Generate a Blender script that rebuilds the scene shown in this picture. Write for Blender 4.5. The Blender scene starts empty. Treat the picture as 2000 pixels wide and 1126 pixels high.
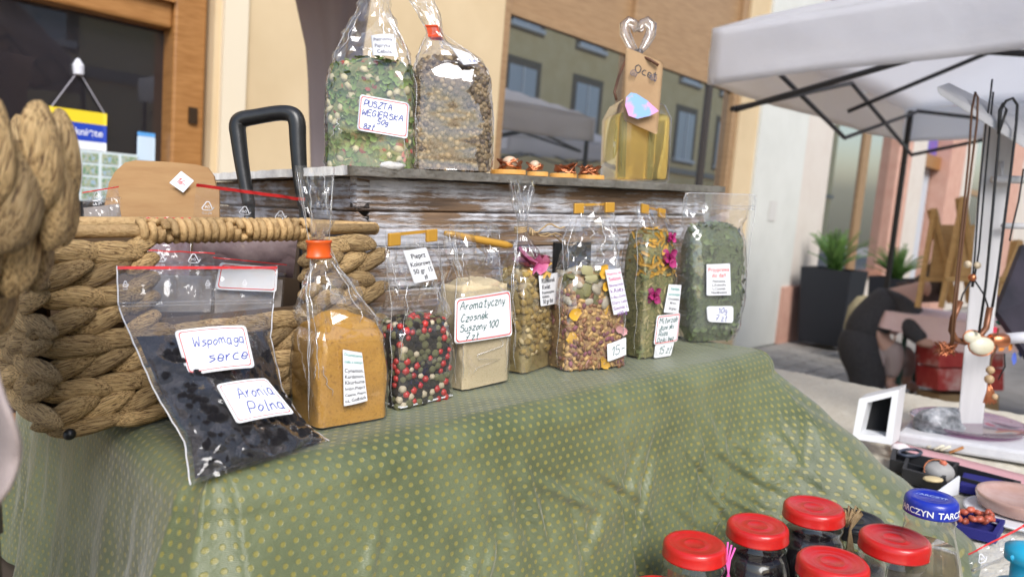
import bpy, math, random
import numpy as np
from mathutils import Vector, Matrix, noise
random.seed(7)
sc = bpy.context.scene
COL = sc.collection
# ---------------------------------------------------------------- camera, sky, sun, exposure
FPX = 1444.0
PITCH, ROLL = math.radians(6.4), math.radians(1.3)
C = Vector((0, 0, 1.25))
F = Vector((0, math.cos(PITCH), -math.sin(PITCH)))
U0 = Vector((0, math.sin(PITCH), math.cos(PITCH)))
R0 = Vector((1, 0, 0))
R = R0 * math.cos(ROLL) + U0 * math.sin(ROLL)
U = U0 * math.cos(ROLL) - R0 * math.sin(ROLL)
cam = bpy.data.cameras.new('camera'); camo = bpy.data.objects.new('camera', cam); COL.objects.link(camo)
camo.matrix_world = Matrix(((R.x, U.x, -F.x, C.x), (R.y, U.y, -F.y, C.y), (R.z, U.z, -F.z, C.z), (0, 0, 0, 1)))
cam.sensor_width = 36; cam.lens = FPX / 2000 * 36; cam.clip_start = .02; cam.clip_end = 500
cam.dof.use_dof = True; cam.dof.focus_distance = .76; cam.dof.aperture_fstop = 6.2
sc.camera = camo
SUN_AZ, SUN_EL = math.radians(160), math.radians(42)      # azimuth measured from +Y clockwise
w = bpy.data.worlds.new('World'); sc.world = w; w.use_nodes = True
nt = w.node_tree; bg = nt.nodes['Background']
sky = nt.nodes.new('ShaderNodeTexSky'); sky.sky_type = 'NISHITA'; sky.sun_disc = False
sky.sun_elevation = SUN_EL; sky.sun_rotation = SUN_AZ; sky.air_density = 1.0; sky.dust_density = 1.5; sky.ozone_density = 1.0
nt.links.new(sky.outputs[0], bg.inputs[0]); bg.inputs[1].default_value = .125
sl = bpy.data.lights.new('sun', 'SUN'); sl.energy = 1.8; sl.angle = math.radians(30); sl.color = (1, .985, .965)
slo = bpy.data.objects.new('sun', sl); COL.objects.link(slo)
sd = Vector((math.sin(SUN_AZ) * math.cos(SUN_EL), math.cos(SUN_AZ) * math.cos(SUN_EL), math.sin(SUN_EL)))
slo.rotation_euler = (-sd).to_track_quat('-Z', 'Y').to_euler()
sc.view_settings.view_transform = 'Standard'; sc.view_settings.look = 'None'
sc.view_settings.exposure = 0.92; sc.view_settings.gamma = 1.0
sc.cycles.max_bounces = 8; sc.cycles.transparent_max_bounces = 32; sc.cycles.caustics_reflective = False
sc.cycles.caustics_refractive = False; sc.cycles.use_denoising = True; sc.cycles.sample_clamp_indirect = 4

# ---------------------------------------------------------------- projection helpers
ZT, ZL = 1.05, .79                       # raised display shelf / table top heights
def ray(px, py): return F + R * ((px - 1000) / FPX) + U * ((563 - py) / FPX)
def P(px, py, D): return C + ray(px, py) * D
def onz(px, py, z):
    d = ray(px, py); return C + d * ((z - C.z) / d.z)
def T(px, py): return onz(px, py, ZT)
def L(px, py): return onz(px, py, ZL)
# the sloping street (houses, tents, paving) is turned a little against the table, which stands level
RB = Matrix.Rotation(math.radians(3.3), 3, F)
def B(x, y, z): return C + RB @ (Vector((x, y, z)) - C)
UW = Vector((math.sin(math.radians(43)), math.cos(math.radians(43)), 0)); NW = Vector((-UW.y, UW.x, 0)); WD = 3.3
def W(s, h, off=0):
    p = NW * (WD - off) + UW * s; return B(p.x, p.y, h)
def sw(px):
    k = (px - 1000) / FPX; Y = WD / (UW.x * 0 + NW.y + NW.x * k); return UW.x * k * Y + UW.y * Y
def yw(px):
    k = (px - 1000) / FPX; return WD / (NW.y + NW.x * k)
def hw(px, py): return 1.25 + (400 + .0787 * (px - 1000) - py) / FPX * yw(px)

# ---------------------------------------------------------------- materials
MC = {}
def nodes(name):
    m = bpy.data.materials.new(name); m.use_nodes = True; t = m.node_tree
    return m, t, t.nodes['Principled BSDF'], t.nodes['Material Output']
def coord(t, stretch=(1, 1, 1), rnd=True):
    tc = t.nodes.new('ShaderNodeTexCoord'); mp = t.nodes.new('ShaderNodeMapping'); mp.inputs['Scale'].default_value = stretch
    t.links.new(tc.outputs['Object'], mp.inputs['Vector'])
    if rnd:
        oi = t.nodes.new('ShaderNodeObjectInfo'); mu = t.nodes.new('ShaderNodeMath'); mu.operation = 'MULTIPLY'; mu.inputs[1].default_value = 17
        t.links.new(oi.outputs['Random'], mu.inputs[0]); t.links.new(mu.outputs[0], mp.inputs['Location'])
    return mp.outputs[0]
def ntex(t, vec, scale, detail=4, rough=.6):
    n = t.nodes.new('ShaderNodeTexNoise'); n.inputs['Scale'].default_value = scale; n.inputs['Detail'].default_value = detail
    n.inputs['Roughness'].default_value = rough; t.links.new(vec, n.inputs['Vector']); return n.outputs['Fac']
def ramp(t, fac, stops):
    r = t.nodes.new('ShaderNodeValToRGB'); e = r.color_ramp.elements
    while len(e) < len(stops): e.new(.5)
    for k, (p, c) in enumerate(stops): e[k].position = p; e[k].color = (*c, 1)
    t.links.new(fac, r.inputs[0]); return r.outputs[0]
def addbump(t, b, h, strength, dist):
    n = t.nodes.new('ShaderNodeBump'); n.inputs['Strength'].default_value = strength; n.inputs['Distance'].default_value = dist
    t.links.new(h, n.inputs['Height']); t.links.new(n.outputs[0], b.inputs['Normal'])
def pm(name, c, r=.5, c2=None, ns=30, bump=0, bs=None, metal=0, stretch=(1, 1, 1), bd=.002, vary=0, spec=.5, lo=.35, hi=.65, coat=0, c3=None):
    """principled material; colour varies between c and c2 by noise, a little from object to object by vary"""
    if name in MC: return MC[name]
    m, t, b, o = nodes(name); MC[name] = m
    b.inputs['Roughness'].default_value = r; b.inputs['Metallic'].default_value = metal; b.inputs['Specular IOR Level'].default_value = spec
    b.inputs['Coat Weight'].default_value = coat
    b.inputs['Base Color'].default_value = (*c, 1); out = None
    if c2 or bump:
        v = coord(t, stretch)
    if c2:
        st = [(lo, c), (hi, c2)] if not c3 else [(lo, c), ((lo + hi) / 2, c2), (hi, c3)]
        out = ramp(t, ntex(t, v, ns), st)
    if vary:
        oi = t.nodes.new('ShaderNodeObjectInfo'); hs = t.nodes.new('ShaderNodeHueSaturation')
        mr = t.nodes.new('ShaderNodeMapRange'); mr.inputs[3].default_value = 1 - vary; mr.inputs[4].default_value = 1 + vary
        t.links.new(oi.outputs['Random'], mr.inputs[0]); t.links.new(mr.outputs[0], hs.inputs['Value'])
        if out: t.links.new(out, hs.inputs['Color'])
        else: hs.inputs['Color'].default_value = (*c, 1)
        out = hs.outputs[0]
    if out: t.links.new(out, b.inputs['Base Color'])
    if bump: addbump(t, b, ntex(t, v, bs or ns), bump, bd)
    return m
def clear(name, tint=(1, 1, 1), base=.04, rough=.06, bump=0, bs=60, haze=.03, ior=1.5, gain=.8):
    """thin clear film or glass: see-through with a mirror sheen and a trace of haze"""
    if name in MC: return MC[name]
    m, t, b, o = nodes(name); MC[name] = m; t.nodes.remove(b)
    tr = t.nodes.new('ShaderNodeBsdfTransparent'); tr.inputs[0].default_value = (*tint, 1)
    gl = t.nodes.new('ShaderNodeBsdfGlossy'); gl.inputs['Roughness'].default_value = rough
    df = t.nodes.new('ShaderNodeBsdfDiffuse'); df.inputs[0].default_value = (.9, .9, .92, 1)
    lw = t.nodes.new('ShaderNodeLayerWeight'); lw.inputs[0].default_value = .5
    fr = t.nodes.new('ShaderNodeMath'); fr.operation = 'POWER'; fr.inputs[1].default_value = 2.6; t.links.new(lw.outputs['Facing'], fr.inputs[0])   # same from both sides: a thin sheet
    ma = t.nodes.new('ShaderNodeMath'); ma.operation = 'MULTIPLY_ADD'; ma.inputs[1].default_value = gain; ma.inputs[2].default_value = base; ma.use_clamp = True
    t.links.new(fr.outputs[0], ma.inputs[0])
    m1 = t.nodes.new('ShaderNodeMixShader'); m1.inputs[0].default_value = haze
    m2 = t.nodes.new('ShaderNodeMixShader')
    t.links.new(tr.outputs[0], m1.inputs[1]); t.links.new(df.outputs[0], m1.inputs[2])
    t.links.new(ma.outputs[0], m2.inputs[0]); t.links.new(m1.outputs[0], m2.inputs[1]); t.links.new(gl.outputs[0], m2.inputs[2])
    if bump:
        n = t.nodes.new('ShaderNodeBump'); n.inputs['Strength'].default_value = bump; n.inputs['Distance'].default_value = .004
        t.links.new(ntex(t, coord(t), bs, 2), n.inputs['Height'])
        for x in (gl, lw): t.links.new(n.outputs[0], x.inputs['Normal'])
    t.links.new(m2.outputs[0], o.inputs[0]); return m
def mirror_glass(name, dark, k):
    m, t, b, o = nodes(name); gl = t.nodes.new('ShaderNodeBsdfGlossy'); gl.inputs['Roughness'].default_value = .015
    b.inputs['Base Color'].default_value = (*dark, 1); b.inputs['Roughness'].default_value = .3
    mx = t.nodes.new('ShaderNodeMixShader'); mx.inputs[0].default_value = k
    t.links.new(b.outputs[0], mx.inputs[1]); t.links.new(gl.outputs[0], mx.inputs[2]); t.links.new(mx.outputs[0], o.inputs[0]); return m

# ---------------------------------------------------------------- mesh helpers
def tag(o, label, cat, group=None, kind=None):
    if label: o['label'] = label
    if cat: o['category'] = cat
    if group: o['group'] = group
    if kind: o['kind'] = kind
    return o
def thing(name, label, cat, loc=(0, 0, 0), group=None):
    o = bpy.data.objects.new(name, None); COL.objects.link(o); o.location = loc; o.empty_display_size = .02
    return tag(o, label, cat, group)
def mk(name, vs, fs, mat, parent=None, smooth=True):
    me = bpy.data.meshes.new(name); me.from_pydata([tuple(v) for v in vs], [], fs)
    if smooth: me.polygons.foreach_set('use_smooth', [True] * len(me.polygons))
    me.materials.append(mat); me.update()
    o = bpy.data.objects.new(name, me); COL.objects.link(o)
    if parent:
        o.parent = parent; off = Vector(); q = parent
        while q: off += q.matrix_basis.translation; q = q.parent
        o.location = -off          # meshes are given in world coordinates
    return o
class MB:
    def __init__(s): s.v, s.f = [], []
    def add(s, vs, fs):
        k = len(s.v); s.v += [Vector(v) for v in vs]; s.f += [tuple(i + k for i in f) for f in fs]; return s
    def hexa(s, p):      # p: 4 front corners then 4 back corners
        return s.add(p, [(0, 1, 2, 3), (7, 6, 5, 4), (0, 4, 5, 1), (1, 5, 6, 2), (2, 6, 7, 3), (3, 7, 4, 0)])
    def box(s, c, sx, sy, sz, ax=None):   # ax = (x axis, y axis, z axis)
        ax = ax or (Vector((1, 0, 0)), Vector((0, 1, 0)), Vector((0, 0, 1))); c = Vector(c)
        q = [c + ax[0] * (sx / 2 * i) + ax[1] * (sy / 2 * j) + ax[2] * (sz / 2 * k) for j in (-1, 1) for (i, k) in ((-1, 1), (1, 1), (1, -1), (-1, -1))]
        return s.hexa(q)
    def tube(s, pts, r, seg=8, cap=True):
        pts = [Vector(p) for p in pts]; n = len(pts); rr = r if isinstance(r, (list, tuple)) else [r] * n
        vs, fs = [], []; prev = None
        for i, p in enumerate(pts):
            d = (pts[min(i + 1, n - 1)] - pts[max(i - 1, 0)]); d = d.normalized() if d.length > 1e-9 else Vector((0, 0, 1))
            a = prev if prev is not None else (Vector((0, 0, 1)) if abs(d.z) < .9 else Vector((1, 0, 0)))
            a = (a - d * a.dot(d)); a = a.normalized() if a.length > 1e-6 else d.orthogonal().normalized(); prev = a; b = d.cross(a)
            for k in range(seg):
                t = 2 * math.pi * k / seg; vs.append(p + (a * math.cos(t) + b * math.sin(t)) * rr[i])
        for i in range(n - 1):
            for k in range(seg):
                fs.append((i * seg + k, i * seg + (k + 1) % seg, (i + 1) * seg + (k + 1) % seg, (i + 1) * seg + k))
        if cap: fs += [tuple(range(seg))[::-1], tuple(range((n - 1) * seg, n * seg))]
        return s.add(vs, fs)
    def lathe(s, c, prof, seg=40, ax=None):
        c = Vector(c); ax = ax or (Vector((1, 0, 0)), Vector((0, 1, 0)), Vector((0, 0, 1))); n = len(prof); vs, fs = [], []
        for (r, z) in prof:
            for k in range(seg):
                t = 2 * math.pi * k / seg; vs.append(c + ax[0] * (r * math.cos(t)) + ax[1] * (r * math.sin(t)) + ax[2] * z)
        for i in range(n - 1):
            for k in range(seg):
                fs.append((i * seg + k, i * seg + (k + 1) % seg, (i + 1) * seg + (k + 1) % seg, (i + 1) * seg + k))
        return s.add(vs, fs)
    def grid(s, fn, nu, nv):
        vs = [fn(i / (nu - 1), j / (nv - 1)) for j in range(nv) for i in range(nu)]
        return s.add(vs, [(j * nu + i, j * nu + i + 1, (j + 1) * nu + i + 1, (j + 1) * nu + i) for j in range(nv - 1) for i in range(nu - 1)])
    def build(s, name, mat, parent=None, smooth=False): return mk(name, s.v, s.f, mat, parent, smooth)
def bevel(o, wd, seg=2):
    m = o.modifiers.new('bevel', 'BEVEL'); m.width = wd; m.segments = seg; m.limit_method = 'ANGLE'; return o
def solid(o, th, off=-1):
    m = o.modifiers.new('solid', 'SOLIDIFY'); m.thickness = th; m.offset = off; return o
def fbm(p, s=1, o=3): return noise.fractal(Vector(p) * s, 1.0, 2.0, o)
def nz(p, s): return noise.noise(Vector(p) * s)
def ico(sub=1):
    import bmesh
    bm = bmesh.new(); bmesh.ops.create_icosphere(bm, subdivisions=sub, radius=1); v = [x.co.copy() for x in bm.verts]; f = [tuple(q.index for q in x.verts) for x in bm.faces]; bm.free(); return v, f
ICO1, ICO2, ICO3 = ico(1), ico(2), ico(3)
def datum(name, vs, fs, mat, smooth=True):
    me = bpy.data.meshes.new(name); me.from_pydata([tuple(v) for v in vs], [], fs); me.materials.append(mat)
    if smooth: me.polygons.foreach_set('use_smooth', [True] * len(me.polygons))
    return me
def inst(name, me, parent, M):
    o = bpy.data.objects.new(name, me); COL.objects.link(o)
    if parent:
        o.parent = parent; off = parent.matrix_basis.translation.copy(); q = parent.parent
        while q: off += q.matrix_basis.translation; q = q.parent
        o.matrix_basis = Matrix.Translation(-off) @ M
    else: o.matrix_basis = M
    return o
def frame(p, x, y, z, s=(1, 1, 1)):
    return Matrix(((x.x * s[0], y.x * s[1], z.x * s[2], p.x), (x.y * s[0], y.y * s[1], z.y * s[2], p.y), (x.z * s[0], y.z * s[1], z.z * s[2], p.z), (0, 0, 0, 1)))
def rndrot():
    return Matrix.Rotation(random.uniform(0, 6.28), 3, Vector((random.gauss(0, 1), random.gauss(0, 1), random.gauss(0, 1))).normalized())

# ---------------------------------------------------------------- lettering
GLY = {  # hand-drawn strokes on a 0-6 wide, 0-9 high grid (base line 2, x height 6, caps 9)
 'A': '02 39 62;15 55', 'B': '02 09 49 47 06 45 53 42 02', 'C': '58 39 16 04 22 53', 'D': '02 09 48 65 43 02', 'E': '59 09 02 52;06 46', 'G': '58 29 05 22 53 55 35',
 'I': '29 22', 'J': '49 43 22 03', 'K': '09 02;58 05 52', 'M': '02 09 35 69 62', 'N': '02 09 52 59', 'O': '39 06 22 53 67 39', 'P': '02 09 49 57 45 05', 'R': '02 09 49 57 45 05;25 62',
 'S': '58 29 07 46 53 22 03', 'T': '09 69;39 32', 'U': '09 03 22 53 59', 'W': '09 12 36 52 69', 'Z': '09 59 02 52', 'L': '09 02 52',
 'a': '46 16 03 22 43 46 42 52', 'b': '09 02 33 45 26 04', 'c': '46 26 04 12 42', 'd': '46 16 03 22 43;49 42 52', 'e': '04 44 36 16 03 22 43', 'g': '46 16 04 23 44;46 41 20 01', 'i': '16 12 22;18 18',
 'j': '26 21 00;28 28', 'k': '09 02;46 04 42', 'l': '19 12 22', 'm': '06 02;05 16 26 32;35 46 56 62', 'n': '06 02;05 26 36 42', 'o': '26 04 12 33 45 26', 'p': '06 00;05 26 45 33 03', 'r': '06 02;04 26 36',
 's': '46 16 15 44 33 02', 't': '29 22 42;07 47', 'u': '06 03 22 43;46 42', 'v': '06 22 46', 'w': '06 12 25 42 56', 'y': '06 13 33;46 33 10', 'z': '06 46 02 42', 'ł': '29 22 32;15 47', 'ą': '46 16 03 22 43 46 42 51', 'Ę': '59 09 02 52 51;06 46',
 '0': '39 06 13 32 55 58 39', '1': '07 29 22', '5': '59 19 16 46 53 22 03', '6': '49 15 12 43 45 14', '7': '09 59 22;15 45', '8': '29 07 45 42 12 04 47 29', '-': '05 45', ',': '12 01', ' ': ''}
def smooth_line(p):
    if len(p) < 3: return p
    out = []
    for i in range(len(p) - 1):
        a, b, c, d = p[max(i - 1, 0)], p[i], p[i + 1], p[min(i + 2, len(p) - 1)]
        for k in range(4):
            t = k / 4; out.append(tuple(.5 * (2 * b[j] + (c[j] - a[j]) * t + (2 * a[j] - 5 * b[j] + 4 * c[j] - d[j]) * t * t + (3 * b[j] - a[j] - 3 * c[j] + d[j]) * t ** 3) for j in (0, 1)))
    return out + [p[-1]]
def hand(text, h, th):
    """ribbon strokes for handwriting; returns 2-d verts, faces, width (cap height h)"""
    vs, fs, x = [], [], 0; k = h / 7
    rnd = random.Random(text)
    for ch in text:
        dy = rnd.uniform(-.4, .4); sh = rnd.uniform(.08, .3); mx = 0
        for st in GLY.get(ch, '').split(';'):
            p = [(float(q[0]), float(q[1]) - 2) for q in st.split()]
            if not p: continue
            mx = max(mx, max(q[0] for q in p))
            p = smooth_line([((q[0] * .85 + q[1] * sh), q[1] + dy) for q in p])
            if len(p) == 1 or p[0] == p[-1] and len(p) < 3: p = [p[0], (p[0][0] + .5, p[0][1] + .5)]
            n0 = len(vs)
            for i, q in enumerate(p):
                a, b = p[max(i - 1, 0)], p[min(i + 1, len(p) - 1)]; dx, dz = b[0] - a[0], b[1] - a[1]; l = math.hypot(dx, dz) or 1
                nx, ny = -dz / l * th / 2, dx / l * th / 2
                vs += [((x + q[0]) * k + nx, q[1] * k + ny), ((x + q[0]) * k - nx, q[1] * k - ny)]
                if i: fs.append((n0 + 2 * i - 2, n0 + 2 * i - 1, n0 + 2 * i + 1, n0 + 2 * i))
        x += mx * .85 + 1.6 if ch != ' ' else 3
    return vs, fs, x * k
def printed(text, h, th=0):
    cu = bpy.data.curves.new('lettering', 'FONT'); cu.body = text; cu.size = h / .72; cu.offset = th
    o = bpy.data.objects.new('tmp', cu); COL.objects.link(o); bpy.context.view_layer.update()
    me = bpy.data.meshes.new_from_object(o.evaluated_get(bpy.context.evaluated_depsgraph_get()))
    vs = [(v.co.x, v.co.y) for v in me.vertices]; fs = [tuple(p.vertices) for p in me.polygons]
    bpy.data.objects.remove(o); bpy.data.meshes.remove(me)
    return vs, fs, (max(v[0] for v in vs) if vs else 0)
PAPER = pm('label_paper', (.82, .83, .86), .45)
INK = {'blue': pm('ink_blue', (.03, .05, .30), .5), 'green': pm('ink_green', (.01, .10, .09), .5), 'black': pm('ink_black', (.02, .02, .03), .5), 'red': pm('ink_red', (.75, .08, .07), .5),
       'teal': pm('ink_teal', (.05, .35, .30), .5), 'pink': pm('ink_pink', (.7, .12, .25), .5), 'grey': pm('ink_grey', (.16, .15, .2), .5), 'white': pm('ink_white', (.85, .85, .85), .5), 'violet': pm('ink_violet', (.25, .12, .35), .5)}
def label(parent, q, lines, border=None, paper=None, name='label', bow=.002, rounded=.08, text=None):
    """q: world corners TL, TR, BR, BL. lines: (text, left, baseline, cap height, ink, style, right limit) as fractions of the label"""
    q = [Vector(p) for p in q]; wid = ((q[1] - q[0]).length + (q[2] - q[3]).length) / 2; hei = ((q[3] - q[0]).length + (q[2] - q[1]).length) / 2
    nrm = (q[1] - q[0]).cross(q[3] - q[0]).normalized()
    if nrm.dot(C - q[0]) < 0: nrm = -nrm
    def mp(a, b, lift=0):
        p = q[0] * ((1 - a) * (1 - b)) + q[1] * (a * (1 - b)) + q[2] * (a * b) + q[3] * ((1 - a) * b)
        return p + nrm * (bow * (1 - (2 * a - 1) ** 2) - bow * .5 + lift)
    na = 13; vs, fs = [], []
    def inset(b):     # rounded corners
        rr = rounded; ry = rr * wid / hei
        d = min(b, 1 - b)
        return 0 if d >= ry else rr * (1 - math.sqrt(max(0, 1 - (1 - d / ry) ** 2)))
    bs = [0, .01, .03, .06, .1, .2, .35, .5, .65, .8, .9, .94, .97, .99, 1]
    for lift in (.0004, -.0004):
        for b in bs:
            i0 = inset(b)
            for i in range(na): vs.append(mp(i0 + (1 - 2 * i0) * i / (na - 1), b, lift))
    nb = len(bs); H = na * nb
    for j in range(nb - 1):
        for i in range(na - 1):
            k = j * na + i; fs.append((k, k + 1, k + na + 1, k + na)); fs.append((H + k + na, H + k + na + 1, H + k + 1, H + k))
    for j in range(nb - 1):
        for i in (0, na - 1): k = j * na + i; fs.append((k, k + na, H + k + na, H + k))
    for j in (0, nb - 1):
        for i in range(na - 1): k = j * na + i; fs.append((k, k + 1, H + k + 1, H + k))
    lo = mk(name, vs, fs, paper or PAPER, parent)
    if border:
        ins = border[1]; pts = []; bi = ins * wid / hei; r = .05
        for (cx, cy, a0) in ((1 - ins - r, bi + r * wid / hei, -90), (1 - ins - r, 1 - bi - r * wid / hei, 0), (ins + r, 1 - bi - r * wid / hei, 90), (ins + r, bi + r * wid / hei, 180)):
            for k in range(5):
                t = math.radians(a0 + k * 22.5); pts.append((cx + r * math.cos(t), cy + r * wid / hei * math.sin(t)))
        dense = []
        for i in range(len(pts)):
            p_, q_ = pts[i], pts[(i + 1) % len(pts)]; m_ = 10 if math.hypot(p_[0] - q_[0], p_[1] - q_[1]) > .2 else 1
            dense += [(p_[0] + (q_[0] - p_[0]) * k / m_, p_[1] + (q_[1] - p_[1]) * k / m_) for k in range(m_)]
        pts = dense; vs, fs = [], []; n = len(pts); bw = border[2] if len(border) > 2 else .012
        cxm, cym = .5, .5
        for (a, b) in pts:
            sx = max(-1, min(1, (a - .5) / (.5 - ins - .02))); sy = max(-1, min(1, (b - .5) / (.5 - bi - .02)))
            vs += [mp(a, b, .0007), mp(a - sx * bw, b - sy * bw * wid / hei, .0007)]
        fs = [(2 * i, 2 * ((i + 1) % n), 2 * ((i + 1) % n) + 1, 2 * i + 1) for i in range(n)]
        mk('border_line', vs, fs, INK[border[0]], lo)
    for ln in lines:
        tx, a0, b0, ch, ink, style = ln[:6]; lim = ln[6] if len(ln) > 6 else .97
        h = ch * hei
        vs, fs, tw = hand(tx, h, ln[7] if len(ln) > 7 else .0007) if style == 'hand' else printed(tx, h, h * .012)
        if not vs: continue
        k = 1 if style == 'hand' and len(ln) <= 6 else min(1, (lim - a0) * wid / max(tw, 1e-6))
        if style == 'center': a0 = (1 - tw * k / wid) / 2
        mk('lettering', [mp(a0 + v[0] * k / wid, b0 - v[1] * (k if style != 'hand' else 1) / hei, .0007) for v in vs], fs, INK[ink], lo, False)
    return lo
def plane_hit(px, py, o, n, lift=0):
    d = ray(px, py); t = (o - C).dot(n) / d.dot(n); p = C + d * t
    return p - d.normalized() * lift
# ================================================================ STREET
M_ST = pm('paving_stone', (.30, .28, .25), .85, (.42, .39, .35), 6, .3, 60, vary=.12)
g = MB().add([B(-60, -60, -.03), B(60, -60, -.03), B(60, 80, -.03), B(-60, 80, -.03)], [(0, 1, 2, 3)]).build('ground', pm('ground_sand', (.26, .24, .21), .9, (.34, .31, .28), 5, .3, 40))
tag(g, 'grey paved street ground behind the stalls', 'ground', kind='structure')
pv = datum('paver', [(-.5, -.5, 0), (.5, -.5, 0), (.5, .5, 0), (-.5, .5, 0), (-.47, -.47, 1), (.47, -.47, 1), (.47, .47, 1), (-.47, .47, 1)],
           [(4, 5, 6, 7), (0, 1, 5, 4), (1, 2, 6, 5), (2, 3, 7, 6), (3, 0, 4, 7)], M_ST, False)
for i in range(22):
    for j in range(12):
        s_ = 3.8 + i * .205 + (j % 2) * .1; o_ = .15 + j * .205
        p = NW * (WD - o_) + UW * s_
        if p.x / p.y < .34 or p.x / p.y > .62: continue
        ctr = B(p.x, p.y, -.03); zz = (RB @ Vector((0, 0, 1)))
        inst('paving_stone', pv, g, frame(ctr, RB @ UW, RB @ NW, zz, (.195, .195, .028 + random.uniform(0, .004))))

# ---- yellow shop house and its neighbours
M_YEL = pm('yellow_render', (.60, .455, .27), .9, (.68, .53, .33), 1.6, .25, 120)
M_WHT = pm('pale_render', (.62, .62, .57), .9, (.67, .67, .62), 3, .2, 120)
M_PCH = pm('peach_render', (.64, .57, .50), .9, (.68, .62, .55), 3, .2, 120)
M_SAL = pm('salmon_render', (.58, .32, .24), .9, (.64, .38, .29), 6, .2, 90)
M_WOOD = pm('brown_varnished_wood', (.30, .13, .035), .4, (.40, .19, .06), 10, .15, 60, stretch=(1, 1, 8))
M_PANEL = pm('light_wood_panel', (.30, .18, .09), .45, (.38, .24, .125), 6, .1, 40, stretch=(1, 1, 10))
M_GLS = mirror_glass('door_glass', (.012, .010, .014), .10)
M_GLS2 = mirror_glass('shop_glass', (.03, .04, .045), .72)
def wbox(mb, s0, s1, h0, h1, o0, o1):
    return mb.hexa([W(s0, h1, o1), W(s1, h1, o1), W(s1, h0, o1), W(s0, h0, o1), W(s0, h1, o0), W(s1, h1, o0), W(s1, h0, o0), W(s0, h0, o0)])
def wp(name, mat, par, *r): return wbox(MB(), *r).build(name, mat, par)
yh = thing('shop_house', 'yellow rendered shop house with brown wooden door and wide shop window', 'house', W(2.4, 0))
sA, sB, sC, sD, sE = sw(398), sw(945), sw(1408), sw(1443), sw(1570)
wp('wall', M_YEL, yh, sA, sB, 0, 5, -.3, 0)
wp('wall', M_YEL, yh, sC, sD, 0, 5, -.3, 0)
wp('wall', M_YEL, yh, -3.2, -1.6, 0, 5, -.3, 0)
wp('wall', M_YEL, yh, -1.6, sA, 2.75, 5, -.3, 0)
wp('wall', M_YEL, yh, sB, sC, 3.6, 5, -.3, 0)
wp('wall', M_YEL, yh, sB, sC, 0, .62, -.3, 0)
wp('corner_trim', pm('cream_trim', (.74, .64, .48), .9), yh, sA + .03, sA + .14, 0, 5, 0, .03)
# door: wooden frame round dark glass
door = wp('door', M_GLS, yh, -1.45, sA - .16, .25, hw(345, 68), -.16, -.14)
hT = hw(345, 68)
for r in ((sA - .16, sA - .02, 0, 2.75, -.2, -.03), (-1.6, -1.45, 0, 2.75, -.2, -.03), (-1.45, sA - .16, hT, hT + .11, -.2, -.05), (-1.45, sA - .16, hT + .13, 2.75, -.2, -.09), (-1.45, sA - .16, 0, .25, -.2, -.05)):
    bevel(wp('frame', M_WOOD, door, *r), .012)
wp('frame', M_WOOD, door, -1.45, sA - .16, hT + .105, hT + .135, -.2, -.02)
lk = wp('lock', pm('dark_bronze', (.08, .05, .03), .4, metal=.7), door, sw(366) - .018, sw(366) + .018, hw(366, 243), hw(366, 213), -.03, -.015)
# shop window
win = thing('tmp', None, None); bpy.data.objects.remove(win)
hG0, hGb = hw(945, 26), .8
gl = wp('window', M_GLS2, yh, sB + .08, sw(1196), hGb, hG0, -.1, -.08)
gl2 = wp('window', M_GLS2, yh, sw(1232), sC - .1, hGb, hG0, -.1, -.08)
for r in ((sB, sB + .08, .62, 3.6), (sw(1196), sw(1232), .62, 3.6), (sC - .1, sC, .62, 3.6)): bevel(wp('frame', M_PANEL, gl, *r, -.14, -.02), .01)
bevel(wp('frame', M_PANEL, gl, sB + .08, sw(1196), .62, hGb, -.14, -.03), .01); bevel(wp('frame', M_PANEL, gl2, sw(1232), sC - .1, .62, hGb, -.14, -.03), .01)
wp('transom_panel', M_PANEL, gl, sB + .08, sw(1196), hG0, 3.6, -.14, -.07); wp('transom_panel', M_PANEL, gl2, sw(1232), sC - .1, hG0, 3.6, -.14, -.07)
wp('frame', M_WOOD, gl2, sB - .02, sC + .03, 3.45, 3.62, -.14, .0); wp('frame', M_PANEL, gl, sB + .08, sC - .1, hG0 - .01, hG0 + .05, -.14, -.055)
wp('frame', pm('dark_mullion', (.05, .04, .035), .5), gl2, sw(1355), sw(1355) + .07, hGb, hG0, -.09, -.06)
# door notices (inside the glass pane's face)
M_POST = pm('poster_print', (.10, .25, .16), .4, (.45, .42, .25), 90, c3=(.25, .42, .60), lo=.4, hi=.62)
def wq(px0, px1, py0, py1, off, dy=0):   # label corners on the wall from photo spots
    s0, s1 = sw(px0), sw(px1); h0, h1 = hw(px0, py0), hw(px0, py1)
    return [W(s0, h0, off), W(s1, h0, off), W(s1, h1, off), W(s0, h1, off)]
sg = thing('closed_sign', 'blue and yellow hanging sign reading zamknięte behind the door glass', 'sign', W(sw(160), hw(160, 285), -.12))
yy = pm('sign_yellow', (.80, .60, .02), .5); bl = pm('sign_blue', (.01, .05, .42), .5)
q = wq(102, 217, 208, 286, -.125)
def sub(q, b0, b1): return [q[0].lerp(q[3], b0), q[1].lerp(q[2], b0), q[1].lerp(q[2], b1), q[0].lerp(q[3], b1)]
label(sg, sub(q, 0, .32), [], paper=yy, name='yellow_panel', bow=0, rounded=.01)
label(sg, sub(q, .32, .78), [('zamknięte', .12, .68, .42, 'white', 'print', .93)], paper=bl, name='blue_panel', bow=0, rounded=.01)
label(sg, sub(q, .78, 1), [], name='white_panel', bow=0, rounded=.01)
pk = W(sw(160), hw(160, 140), -.125)
M_CORD = pm('pale_cord', (.4, .38, .42), .6)
MB().tube([q[0].lerp(q[1], .05), pk], .0025, 5).build('cord', M_CORD, sg); MB().tube([q[0].lerp(q[1], .95), pk], .0025, 5).build('cord', M_CORD, sg)
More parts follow.
